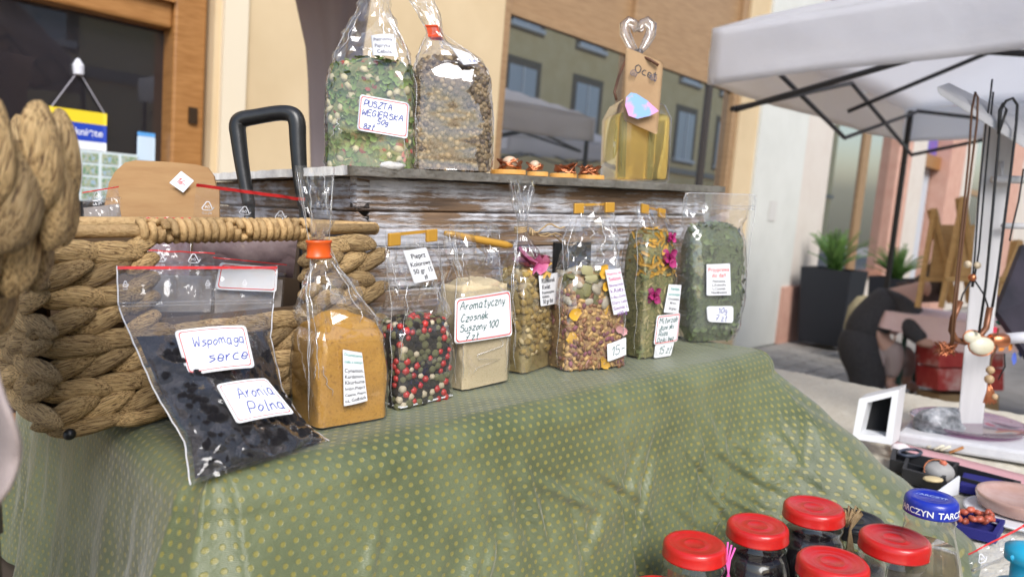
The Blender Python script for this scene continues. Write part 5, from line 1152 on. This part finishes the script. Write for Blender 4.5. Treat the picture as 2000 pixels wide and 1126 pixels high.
def liq():
    m, t, b, o = nodes('yellow_vinegar'); b.inputs['Base Color'].default_value = (.90, .72, .24, 1); b.inputs['Roughness'].default_value = .05; b.inputs['Transmission Weight'].default_value = .8; b.inputs['IOR'].default_value = 1.1; return m
mq = sq([(.004, .040, .35), (.006, .0425, .3), (.096, .0425, .3), (.103, .040, .35)]); mq.f.append(tuple(range(len(mq.v) - 48, len(mq.v)))); mq.build('vinegar', liq(), vb, True)
M_KR = pm('kraft_paper', (.40, .25, .13), .85, (.46, .30, .16), 25, .1, 200)
tg_ = label(vb, [P(1222, 92, 1.105), P(1296, 122, 1.105), P(1284, 264, 1.115), P(1218, 235, 1.115)], [('Ocet', .26, .28, .11, 'black', 'hand', .95, .0016)], paper=M_KR, name='paper_tag', bow=.002, rounded=.09)
for (cx, cy) in ((1237, 143), (1275, 152)):
    pts = [P(cx + 8 * (t / 14) * math.cos(t), cy + 8 * (t / 14) * math.sin(t), 1.1025) for t in [i * .6 for i in range(24)]]; MB().tube(pts, .0006, 4).build('spiral_doodle', INK['grey'], tg_)
f_ = lambda x, y: P(x, y, 1.1015)
hp_ = [(1221, 206), (1223, 190), (1232, 181), (1243, 183), (1265, 197), (1287, 217), (1270, 226), (1245, 232), (1228, 226)]
mk('painted_drop', [f_(*p) for p in hp_], [tuple(range(9))], pm('watercolour', (.25, .45, .75), .7, (.75, .35, .65), 40, lo=.42, hi=.55), tg_, False)
hs_ = MB()
for sg in (-1, 1):
    hs_.tube([P(1246 + sg * x, y, 1.15) for (x, y) in ((2, 104), (14, 88), (25, 66), (26, 50), (17, 42), (8, 46), (2, 60))], [.004, .007, .0085, .0085, .008, .007, .006], 10)
hs_.build('heart_stopper', clear('crystal', base=.12, rough=.02, haze=.06, ior=1.9, gain=1.4), vb, True)
MB().tube([bp + Z1 * .176, P(1246, 100, 1.16)], .008, 10).build('stopper_stem', MC['crystal'], vb, True)
MB().tube([P(1222, 118, 1.15), P(1208, 150, 1.14), P(1200, 180, 1.13), P(1204, 196, 1.13)], .002, 6).build('ribbon', pm('brown_ribbon', (.12, .05, .025), .6), vb, True); MB().tube([P(1250, 108, 1.11), P(1272, 118, 1.1), P(1286, 128, 1.1)], .0022, 6).build('ribbon', pm('brown_ribbon', (0, 0, 0)), vb, True)
M_ORG = pm('orange_wood_slice', (.62, .30, .06), .6, (.7, .37, .1), 30); M_COP = pm('copper_wire', (.52, .19, .09), .3, metal=.85)
for k, (x0, x1, cx, bead, lab) in enumerate(((958, 1028, 996, 1, 'wood slice with a beige bead in copper wire beside the seed bag'), (1030, 1072, 1045, 2, 'small wood slice with a tiny wired bead, second from the seed bag'), (1074, 1128, 1106, 0, 'wood slice with tangled copper wire, third from the seed bag'), (1130, 1182, 1152, 0, 'wood slice with tangled copper wire next to the vinegar bottle'))):
    D = 1.0 + k * .035; c0 = onlid((x0 + x1) / 2, D); c0.z += .001; t = thing('wire_pendant', lab, 'pendant', c0, 'wire pendants on the box lid'); rx = (x1 - x0) / 2 / FPX * D
    MB().lathe(c0, [(0, 0), (rx, 0), (rx, .005), (rx * .97, .006), (0, .006)], 24, (Vector((1, 0, 0)), Vector((0, .8, 0)), Z1)).build('wood_slice', M_ORG, t)
    wc = onlid(cx, D); wc.z = c0.z + .015; rn = random.Random(k); R_ = .013 if bead != 2 else .009
    MB().tube([wc + Vector((R_ * 1.3 * math.sin(i * 1.7 + rn.uniform(-.4, .4)), R_ * math.cos(i * 1.1), -.002 + R_ * .62 * math.sin(i * 2.3 + k))) for i in range(42)], .0011, 5).build('copper_wire', M_COP, t, True)
    if bead: mk('bead', [wc + Vector((v.x * .85, v.y * .8, v.z * .75)) * R_ for v in ICO3[0]], ICO3[1], pm('beige_bead', (.6, .42, .28), .4, (.68, .5, .36), 60), t)
# ================================================================ JARS AND BOTTLE
RL = pm('red_enamel_lid', (.58, .016, .012), .30, (.52, .014, .012), 70, .12, 160, coat=.25); JG = clear('jar_glass', base=.06, rough=.03, haze=.01, gain=.8, bump=.08, bs=25)
M_JU = pm('dark_syrup', (.006, .003, .005), .12)
def jar(px, py, wpx, lab, h=None, lidmat=None, dia=.066, fillz=.7, rings=True, tilt=0):
    D = dia * FPX / wpx; t = P(px, py, D); h = t.z - ZL; base = Vector((t.x, t.y, ZL)); r_ = dia / 2
    o = thing('preserve_jar', lab, 'jar', base, 'jars with metal lids')
    z0 = h
    lidp_ = [(0, z0 - .0022), (r_ * .30, z0 - .0022), (r_ * .33, z0 - .0016), (r_ * .36, z0 - .0022), (r_ * .60, z0 - .0022), (r_ * .66, z0 - .0012), (r_ * .72, z0 - .0018), (r_ * .80, z0), (r_ * .92, z0), (r_ * .985, z0 - .0025), (r_, z0 - .006), (r_, z0 - .0125), (r_ * 1.015, z0 - .0135), (r_ * 1.015, z0 - .0150), (r_ * .97, z0 - .0150)]
    MB().lathe(base, lidp_, 48).build('lid', lidmat or RL, o, True)
    MB().lathe(base, [(r_ * .92, h - .004), (r_ * .92, h - .018), (r_ * .99, h - .021), (r_ * .99, h - .024), (r_ * .93, h - .028), (r_ * .98, h - .034), (r_ * 1.10, h - .046), (r_ * 1.12, h - .060), (r_ * 1.12, .012), (r_ * 1.06, .002), (0, .001)], 48).build('glass', JG, o, True)
    MB().lathe(base, [(0, (h - .03) * fillz), (r_ * .86, (h - .03) * fillz), (r_ * 1.06, min((h - .03) * fillz - .004, h - .05)), (r_ * 1.08, .012), (r_ * 1.0, .004), (0, .003)], 40).build('preserve', M_JU, o, True)
    return o, base, h, r_
j1 = jar(1357, 1058, 122, 'red lidded jar with a pink string tied beside it, nearest the cloth left', fillz=.55)
j2 = jar(1480, 1022, 117, 'red lidded jar of dark preserve, second from the left', fillz=1.0)
j3 = jar(1590, 986, 114, 'red lidded jar with jute twine bow at its neck', fillz=1.0)
j4 = jar(1627, 1092, 134, 'red lidded jar in front, cut by the bottom edge of the picture', fillz=.8)
j5 = jar(1748, 1046, 128, 'red lidded jar next to the blue capped bottle', fillz=.62)
j6 = jar(1288, 1150, 126, 'red lidded jar whose lid only peeks in at the bottom edge', fillz=.8)
BLK_L = pm('black_lid', (.010, .010, .011), .3)
j7 = jar(1668, 1012, 116, 'low jar with a black metal lid behind the red lids', lidmat=BLK_L, dia=.07)
label(j7[0], [P(1655, 1000, .869), P(1708, 1000, .869), P(1708, 1013, .869), P(1655, 1013, .869)], [], name='embossing', bow=0, rounded=.02, paper=BLK_L) if False else None
a = j1[1] + Vector((j1[3] * 1.0, -.004, j1[2] - .018)); PKS = pm('pink_string', (.75, .12, .42), .7)
for s_ in (0, 1, 2): MB().tube([a + Vector((.004 * s_, -.002, .022 - .003 * s_)), a + Vector((-.002 + .002 * s_, -.006, .004)), a + Vector((.001, -.006, -.01)), a + Vector((-.006 + .008 * s_, -.006, -.045))], .0012, 5).build('string', PKS, j1[0], True)
a = j3[1] + Vector((j3[3] * 1.0, -.006, j3[2] - .02))
for s_ in range(5): MB().tube([a + Vector((.0, -.004, 0)), a + Vector((.004 * s_ - .004, -.008, .022 + .004 * (s_ % 2))), a + Vector((.008 + .002 * s_, -.006, .016)), a + Vector((.004, -.006, -.002)), a + Vector((.001 + .002 * s_, -.008, -.03)), a + Vector((.006 + .003 * s_, -.008, -.055 - .004 * s_))], .0015, 5).build('twine', TW, j3[0], True)
BLC = pm('blue_cap', (.012, .03, .36), .3, coat=.3)
D = .74; t = P(1820, 968, D); base = Vector((t.x, t.y, ZL)); h = t.z - ZL; bb = thing('juice_bottle', 'glass bottle of pale brown juice with a blue lettered cap', 'bottle', base); r_ = .0245
MB().lathe(base, [(0, h - .002), (r_ * .55, h - .002), (r_ * .62, h - .001), (r_ * .86, h), (r_ * .97, h - .003), (r_, h - .006), (r_, h - .0145), (r_ * 1.02, h - .0165), (r_ * .95, h - .0165)], 48).build('cap', BLC, bb, True)
MB().lathe(base, [(r_ * .9, h - .004), (r_ * .9, h - .02), (r_ * .97, h - .023), (r_ * .9, h - .027), (r_ * .98, h - .04), (r_ * 1.22, h - .062), (r_ * 1.42, h - .085), (r_ * 1.45, h - .11), (r_ * 1.45, .01), (r_ * 1.3, .002), (0, .001)], 48).build('glass', JG, bb, True)
def juice():
    m, t_, b, o = nodes('pale_juice'); b.inputs['Base Color'].default_value = (.30, .25, .15, 1); b.inputs['Roughness'].default_value = .05; b.inputs['Transmission Weight'].default_value = .55; b.inputs['IOR'].default_value = 1.1; return m
MB().lathe(base, [(0, h - .052), (r_ * 1.05, h - .052), (r_ * 1.36, h - .085), (r_ * 1.39, h - .11), (r_ * 1.39, .01), (0, .004)], 40).build('juice', juice(), bb, True)
def ring_text(tx, a0, z, hh, par, rad, mat, nm='lettering'):
    vs, fs, tw = printed(tx, hh, hh * .03); mk(nm, [base + Vector((rad * math.cos(a0 + v[0] / rad), rad * math.sin(a0 + v[0] / rad), z + v[1])) for v in vs], fs, mat, par, False); return tw / rad
capo = bb.children[0]; c_ = math.atan2(-base.y, -base.x)
ring_text('TARCZYN', c_ + .28, h - .0135, .0062, capo, r_ + .0005, INK['white']); ring_text('TARCZYN', c_ - 1.45, h - .0135, .0062, capo, r_ + .0005, INK['white'])
vs, fs, tw = printed('TARCZYN', .005, .0001); mk('lettering', [base + Vector((.0, 0, h - .0015)) + Vector((.8, -.6, 0)) * (v[0] - tw / 2) + Vector((.6, .8, 0)) * (v[1] + .002) for v in vs], fs, pm('pale_blue_print', (.4, .5, .85), .4), capo, False)
ring_text('TARCZYN', c_ - .5, h - .108, .010, bb.children[1], r_ * 1.455, clear('embossed', base=.15, rough=.1, haze=.15))

# ================================================================ JEWELLERY STALL AT THE RIGHT
def pbox(name, quad, D, depth, mat, par, bv=0):
    q = [P(x, y, D) for (x, y) in quad] + [P(x, y, D) + Vector((0, depth, 0)) for (x, y) in quad]; o = MB().hexa(q).build(name, mat, par)
    if bv: bevel(o, bv)
    return o
def tray(name, lab, cat, quad, h, mat, inner=None, wall=.006, group=None):
    """open tray lying on the table; quad: photo corners of its footprint (back left, back right, front right, front left)"""
    c4 = [L(*p) for p in quad]; ctr = sum(c4, Vector()) / 4; o = thing(name, lab, cat, ctr, group); z = Vector((0, 0, h))
    ins = [p + (ctr - p).normalized() * wall * 1.5 for p in c4]
    for k in range(4):
        m_ = (k + 1) % 4; MB().hexa([c4[k] + z, c4[m_] + z, c4[m_], c4[k], ins[k] + z, ins[m_] + z, ins[m_], ins[k]]).build('side', mat, o)
    MB().add([p + Vector((0, 0, .004)) for p in ins], [(0, 1, 2, 3)]).build('bottom', inner or mat, o); return o, ctr
M_WPT = pm('white_chalk_paint', (.56, .55, .56), .7, (.64, .63, .64), 30, .3, 60, stretch=(1, 1, .15))
st = thing('jewellery_stand', 'white wooden post stand with cross arm hung with leather necklaces', 'stand', L(1895, 850))
pb0, pt0 = P(1896, 838, 1.55), P(1952, 235, 1.47); axu = (pt0 - pb0).normalized()
MB().hexa([P(1922, 240, 1.45), P(1985, 240, 1.45), P(1917, 850, 1.54), P(1868, 850, 1.54), P(1922, 240, 1.50), P(1985, 240, 1.50), P(1917, 850, 1.59), P(1868, 850, 1.59)]).build('post', M_WPT, st)
MB().hexa([P(1828, 168, 1.36), P(1852, 160, 1.42), P(2060, 262, 1.42), P(2040, 290, 1.36), P(1832, 184, 1.36), P(1855, 176, 1.42), P(2060, 292, 1.42), P(2040, 316, 1.36)]).build('cross_arm', M_WPT, st)
bevel(st.children[0], .004); bevel(st.children[1], .004)
MB().tube([P(1938, 350, 1.44), P(2050, 352, 1.44)], .0075, 10).build('peg', M_WPT, st, True); MB().tube([P(1956, 316, 1.45), P(1958, 348, 1.44)], .004, 8).build('peg', M_WPT, st, True); MB().tube([P(1958, 441, 1.46), P(2050, 442, 1.46)], .006, 10).build('peg', M_WPT, st, True)
MB().tube([P(1952, 662, 1.46), P(2060, 654, 1.44)], .011, 12).build('peg', pm('pale_rod', (.7, .7, .74), .4), st, True)
# slab, glass plate, stone
sl_ = thing('foam_slab', 'thick white slab under the jewellery stand', 'slab', L(1890, 880))
q4 = [L(1790, 828), L(2010, 858), L(2040, 914), L(1750, 868)]; MB().hexa([p + Vector((0, 0, .026)) for p in q4] + [p + Vector((0, 0, .001)) for p in q4]).build('slab', pm('white_foam', (.58, .58, .61), .8, (.64, .64, .66), 60, .3, 200), sl_); bevel(sl_.children[0], .006)
c0 = P(1888, 848, 1.53); c0.z = ZL + .028; gp = thing('glass_plate', 'round lilac glass plate at the foot of the white post', 'plate', c0)
MB().lathe(c0, [(0, .001), (.06, .002), (.10, .006), (.106, .010), (.107, .0125), (.104, .0125), (.098, .009), (.06, .005), (0, .004)], 48).build('plate', clear('lilac_glass', (.62, .40, .54), base=.02, rough=.05, haze=.15), gp, True)
rk = [Vector((v.x * .048, v.y * .032, v.z * .034)) * (1 + .35 * nz(v, 1.6) + .10 * nz(v, 5)) for v in ICO3[0]]; rc0 = P(1838, 826, 1.50)
tag(mk('grey_stone', [rc0 + p for p in rk], ICO3[1], pm('speckled_stone', (.10, .11, .12), .75, (.30, .31, .33), 55, .8, 110, c3=(.55, .55, .57), lo=.35, hi=.75), None, False), 'rough speckled grey stone lying against the white post', 'stone')
# necklaces
def cord(o, pts, r, mat, D=1.40, name='cord'): return MB().tube([P(x, y, D if len(p_) == 2 else p_[2]) for p_ in pts for (x, y) in [p_[:2]]], r, 6).build(name, mat, o, True)
BRL = pm('brown_leather', (.13, .055, .022), .5); BKL = pm('black_leather', (.008, .008, .009), .45)
n1 = thing('leather_necklace', 'brown leather necklace with a copper wire ball pendant', 'necklace', P(1848, 735, 1.36), 'necklaces on the white stand')
cord(n1, [(1856, 690), (1862, 600), (1878, 450), (1892, 310), (1898, 215), (1905, 180), (1910, 190), (1908, 240), (1898, 320), (1885, 430), (1868, 590), (1860, 690)], .0022, BRL, 1.36)
rn = random.Random(9); wc = P(1848, 680, 1.36)
MB().tube([wc + Vector((.018 * math.sin(i * 1.7), .010 * math.cos(i * 1.3), .013 * math.sin(i * 2.4))) for i in range(60)], .0010, 5).build('wire_ball', M_COP, n1, True)
n2 = thing('leather_necklace', 'black cord necklace with a curved copper tube and cream stone', 'necklace', P(1900, 720, 1.37), 'necklaces on the white stand')
cord(n2, [(1898, 560), (1904, 500), (1912, 380), (1925, 250), (1934, 190), (1938, 155)], .0018, BKL, 1.37); cord(n2, [(1900, 560), (1912, 490), (1924, 350), (1936, 220), (1940, 180)], .0018, BKL, 1.37)
cord(n2, [(1898, 545), (1880, 575), (1876, 590)], .0016, BKL, 1.37); cord(n2, [(1902, 545), (1922, 575), (1930, 600)], .0016, BKL, 1.37)
cord(n2, [(1876, 588), (1862, 620), (1858, 645), (1866, 662), (1885, 668), (1910, 660), (1926, 640), (1933, 600)], .0062, pm('brown_copper', (.22, .09, .045), .4, metal=.4), 1.37, 'copper_tube')
for (x, y, rr_) in ((1890, 516, .007), (1908, 518, .007), (1899, 542, .0075)):
    c0 = P(x, y, 1.37); mk('bead', [c0 + v * rr_ for v in ICO2[0]], ICO2[1], pm('cream_bead', (.62, .5, .34), .4) if y < 530 else M_COP, n2)
for (x, y, a_) in ((1898, 658, .017), (1916, 675, .024)):
    c0 = P(x, y, 1.362); mk('cream_stone', [c0 + R * (v.x * a_) + F * (v.y * a_ * .45) + U * (v.z * a_ * .72) for v in ICO3[0]], ICO3[1], pm('cream_agate', (.62, .58, .42), .25, (.72, .68, .55), 40), n2)
    MB().tube([c0 + R * (a_ * 1.02 * math.cos(t_)) + U * (a_ * .75 * math.sin(t_)) - F * .002 for t_ in [i * .4 for i in range(17)]], .0013, 5).build('wire_rim', M_COP, n2, True)
n3 = thing('leather_necklace', 'black leather necklace looped over the cross arm in front of the post', 'necklace', P(1945, 700, 1.40), 'necklaces on the white stand')
cord(n3, [(1912, 650), (1925, 560), (1938, 420), (1950, 280), (1955, 215), (1965, 197), (1978, 192), (1987, 205), (1985, 240), (1975, 330), (1962, 430), (1948, 540), (1938, 600)], .0026, BKL, 1.35); cord(n3, [(1950, 262), (1952, 215), (1958, 202), (1966, 215), (1950, 262)], .0026, BKL, 1.35)
n4 = thing('beaded_charm', 'wooden bead charm with copper tassel hanging from the pale rod', 'charm', P(1930, 780, 1.42), 'necklaces on the white stand')
cord(n4, [(1950, 640), (1946, 680), (1936, 700), (1930, 770)], .002, BRL, 1.42)
MB().lathe(P(1950, 664, 1.43), [(.012, -.016), (.0145, -.01), (.0145, .01), (.012, .016)], 16, (F, U, R)).build('copper_sleeve', M_COP, n4, True)
for (x, y, r_) in ((1934, 722, .008), (1932, 740, .009), (1942, 774, .0065)): c0 = P(x, y, 1.42); mk('bead', [c0 + v * r_ for v in ICO2[0]], ICO2[1], pm('wood_bead', (.5, .34, .19), .5), n4)
for k in range(7): cord(n4, [(1932, 748), (1928 + 2 * k, 765 + 3 * (k % 3)), (1921 + 4 * k, 786 + 3 * (k % 2))], .002, M_COP, 1.42)
n5 = thing('leather_necklace', 'thin black cord hanging from the pale rod by the painted canvas', 'necklace', P(1960, 740, 1.40), 'necklaces on the white stand')
cord(n5, [(1999, 330), (1990, 390), (1978, 440), (1972, 470)], .0018, BKL, 1.42); cord(n5, [(1962, 690), (1963, 715), (1950, 740)], .0015, BKL, 1.4)
# painted canvas
cv = thing('painted_canvas', 'dark canvas painted with bright radiating dots leaning at the right edge', 'painting', P(1990, 740, 1.9))
cq = [P(1938, 610, 1.9), P(1990, 480, 2.0), P(2090, 560, 2.0), P(2030, 745, 1.9)]
o = mk('canvas', cq, [(0, 1, 2, 3)], pm('night_canvas', (.02, .018, .03), .6, (.05, .04, .06), 8), cv, False); solid(o, .015); cn_ = (cq[1] - cq[0]).cross(cq[3] - cq[0]).normalized(); cn_ = cn_ if cn_.dot(C - cq[0]) > 0 else -cn_
HUE = [(.75, .05, .10), (.75, .25, .04), (.10, .16, .6), (.45, .08, .45), (.75, .3, .35), (.05, .4, .25)]
cc_ = P(1985, 640, 1.935) + cn_ * .004
for ring in range(4):
    for k in range(12):
        a = k * math.pi / 6 + ring * .26; rad = .018 + .024 * ring; e1_ = (cq[1] - cq[0]).normalized(); e2_ = cn_.cross(e1_); d = e1_ * math.cos(a) + e2_ * math.sin(a); s_ = cn_.cross(d); l_ = .008 + .004 * ring
        MB().add([cc_ + d * (rad + l_ * x) + s_ * (l_ * .42 * y) for (x, y) in ((-1, 0), (-.5, .8), (.3, 1), (1, 0), (.3, -1), (-.5, -.8))], [(0, 1, 2, 3, 4, 5)]).build('painted_petal', pm('petal_paint_%d' % ((k + ring) % 6), HUE[(k + ring) % 6], .5), cv)
# trays, boxes and trinkets on the fleece
pk = tag(MB().grid(lambda i, j: L(1738 + 297 * i + 6 * j, 866 + 78 * i + 26 * j) + Vector((0, 0, .006 + .001 * nz((i * 9, j * 4, 0), 1))), 20, 4).build('pink_paper', pm('pink_strip', (.66, .36, .38), .7), None, True), 'pink paper strip in front of the white slab', 'paper'); solid(pk, .002)
M_TRY = pm('black_tray', (.02, .02, .022), .6); BLV = pm('blue_velvet', (.015, .015, .16), .9)
tray('long_tray', 'long black tray lying along the pink paper strip', 'tray', [(1742, 896), (1992, 964), (1980, 984), (1736, 918)], .022, M_TRY)
t2, c2 = tray('trinket_box', 'small black box holding a wired grey pebble and shells', 'box', [(1770, 908), (1872, 928), (1838, 962), (1760, 940)], .024, M_TRY)
pb_ = P(1830, 928, 1.25); 
def pebble(nm, lab, cat, c0, s, mat, group=None, par=None):
    o = mk(nm, [c0 + Vector((v.x * s[0], v.y * s[1], v.z * s[2])) * (1 + .08 * nz(v, 2)) for v in ICO3[0]], ICO3[1], mat, par)
    if lab: tag(o, lab, cat, group)
    return o
c0 = L(1832, 945) + Vector((0, 0, .022)); pw = thing('wired_pebble', 'round grey pebble wrapped in thin wire with a coral bead', 'pebble', c0)
pebble('pebble', None, None, c0, (.025, .022, .018), pm('grey_pebble', (.33, .32, .31), .7, (.40, .39, .38), 60), par=pw); pebble('coral_bead', None, None, c0 + Vector((.002, -.006, .018)), (.006, .006, .005), pm('coral', (.6, .16, .09), .4), par=pw)
MB().tube([c0 + Vector((.0255 * math.cos(t_), .012 * math.sin(t_), .0185 * math.sin(t_))) for t_ in [i * .35 for i in range(19)]], .0008, 4).build('wire', M_COP, pw, True)
c0 = L(1820, 962) + Vector((0, 0, .024)); pebble('yellow_shell', 'flat yellowish shell with a hole in the black trinket box', 'shell', c0, (.016, .012, .004), pm('ivory_shell', (.62, .50, .28), .4))
c0 = L(1757, 893) + Vector((0, 0, .018)); pebble('white_shell', 'smooth white shell beside the long black tray', 'shell', c0, (.018, .012, .010), pm('white_shell', (.72, .66, .66), .35))
for k, (x, y, lab) in enumerate(((1822, 878, 'thin ivory stick on the pink paper, nearest the slab corner'), (1836, 882, 'second ivory stick on the pink paper'), (1848, 884, 'third ivory stick on the pink paper'), (1866, 889, 'short brown stick on the pink paper'))):
    c0 = L(x, y) + Vector((0, 0, .010)); tag(MB().tube([c0 - R * .012 - U * .004, c0 + R * .014 + U * .006], .003, 6).build('bone_stick', pm('ivory_stick', (.72, .66, .52), .4) if k < 3 else pm('brown_stick', (.4, .17, .05), .4), None, True), lab, 'stick', 'sticks on the pink paper')
bxv = thing('blue_box', 'low dark blue velvet box under the long black tray', 'box', L(1935, 962)); q4 = [L(1880, 938), L(1995, 962), L(1985, 985), L(1872, 962)]; MB().hexa([p + Vector((0, 0, .016)) for p in q4] + [p + Vector((0, 0, .001)) for p in q4]).build('body', BLV, bxv); bevel(bxv.children[0], .002)
wc_ = thing('white_card', 'white folded card standing in front of the blue box', 'card', L(1850, 975)); o = mk('panel', [L(1818, 982) + Vector((0, 0, .001)), L(1872, 966) + Vector((0, 0, .001)), L(1872, 966) + Vector((0, 0, .032)), L(1818, 982) + Vector((0, 0, .010))], [(0, 1, 2, 3)], PAPER, wc_, False); solid(o, .003)
rb = thing('ring_frame', 'upright white frame box with black inside at the cloth edge', 'frame', L(1715, 870)); M_FW = pm('white_lacquer', (.68, .69, .71), .5)
A4 = [(1692, 776), (1738, 768), (1728, 872), (1680, 868)]; D = 1.40
def fq(q, D0, D1, nm, m): MB().hexa([P(x, y, D0) for (x, y) in q] + [P(x + 14, y - 10, D1) for (x, y) in q]).build(nm, m, rb)
o1_ = [(1678, 778), (1756, 760), (1742, 868), (1664, 856)]; i1_ = [(1694, 786), (1742, 774), (1730, 852), (1680, 846)]
for k in range(4):
    m_ = (k + 1) % 4; fq([o1_[k], o1_[m_], i1_[m_], i1_[k]], D, D + .05, 'frame_side', M_FW)
fq([(1688, 784), (1746, 772), (1734, 856), (1676, 850)], D + .04, D + .05, 'black_back', pm('black_felt', (.006, .006, .007), .9))
rd = thing('resin_dish', 'round rosy resin dish on a white plate at the right edge', 'dish', L(1975, 1010)); c0 = L(1985, 1012)
MB().lathe(c0, [(0, .003), (.062, .003), (.070, .007), (.072, .009), (.066, .009), (0, .006)], 40).build('white_plate', pm('white_plate', (.74, .74, .76), .4), rd, True)
MB().lathe(c0 + Vector((.014, .012, .009)), [(.050, 0), (.058, .004), (.062, .020), (.060, .024), (.056, .020), (.048, .012), (0, .012)], 40).build('dish', pm('rosy_resin', (.44, .27, .22), .25, (.52, .35, .3), 30, coat=.4), rd, True)
bt, c2 = tray('bead_box', 'small dark blue box with red coral bead bracelet', 'box', [(1868, 1012), (1962, 1032), (1945, 1062), (1852, 1040)], .014, BLV)
br_ = thing('bead_bracelet', 'bracelet of red coral chips on the small dark blue box', 'bracelet', c2 + Vector((0, 0, .012)))
for k in range(22):
    a = k * .29; p = c2 + Vector((-.012 + .034 * math.cos(a), .004 + .016 * math.sin(a), .022 + .003 * math.sin(k * 2)))
    inst('bead', lump_mesh('coral_chip', (1.2, .9, .8), pm('coral_chip', (.42, .09, .05), .35, vary=.4), .3, ICO2, 2) if k == 0 else bpy.data.meshes['coral_chip'], br_, Matrix.Translation(p) @ rndrot().to_4x4() @ Matrix.Scale(.0058, 4))
tag(MB().tube([L(1775 + 22 * math.cos(t_), 910 + 7 * math.sin(t_)) + Vector((0, 0, .026)) for t_ in [i * .4 for i in range(17)]], .003, 6).build('dark_ring', pm('slate_ring', (.05, .06, .09), .4), None, True), 'slate blue ring bangle on the black trinket box', 'bangle')
zip_bag('zip_bag', 'zip bag with red stripe lying at the bottom right corner', [P(1890, 1080, .70), P(2010, 1018, .73), P(2040, 1110, .70), P(1905, 1150, .67)], 2, None, None, .004, None, seed=8, zipv=.5, stripe=.05)
tq = thing('turquoise_dispenser', 'turquoise plastic pump bottle top at the bottom right corner', 'bottle', L(1985, 1150)); M_TQ = pm('turquoise_plastic', (.02, .38, .60), .35)
tb_ = P(2000, 1165, .62); MB().lathe(tb_, [(.030, -.05), (.030, .0), (.022, .008), (.012, .012), (.012, .03), (.017, .032), (.017, .042), (.008, .046), (0, .046)], 24).build('pump', M_TQ, tq, True)
bevel(MB().hexa([P(1968, 1082, .61), P(2030, 1076, .61), P(2030, 1094, .61), P(1976, 1098, .61), P(1968, 1082, .64), P(2030, 1076, .64), P(2030, 1094, .64), P(1976, 1098, .64)]).build('nozzle', M_TQ, tq), .003)
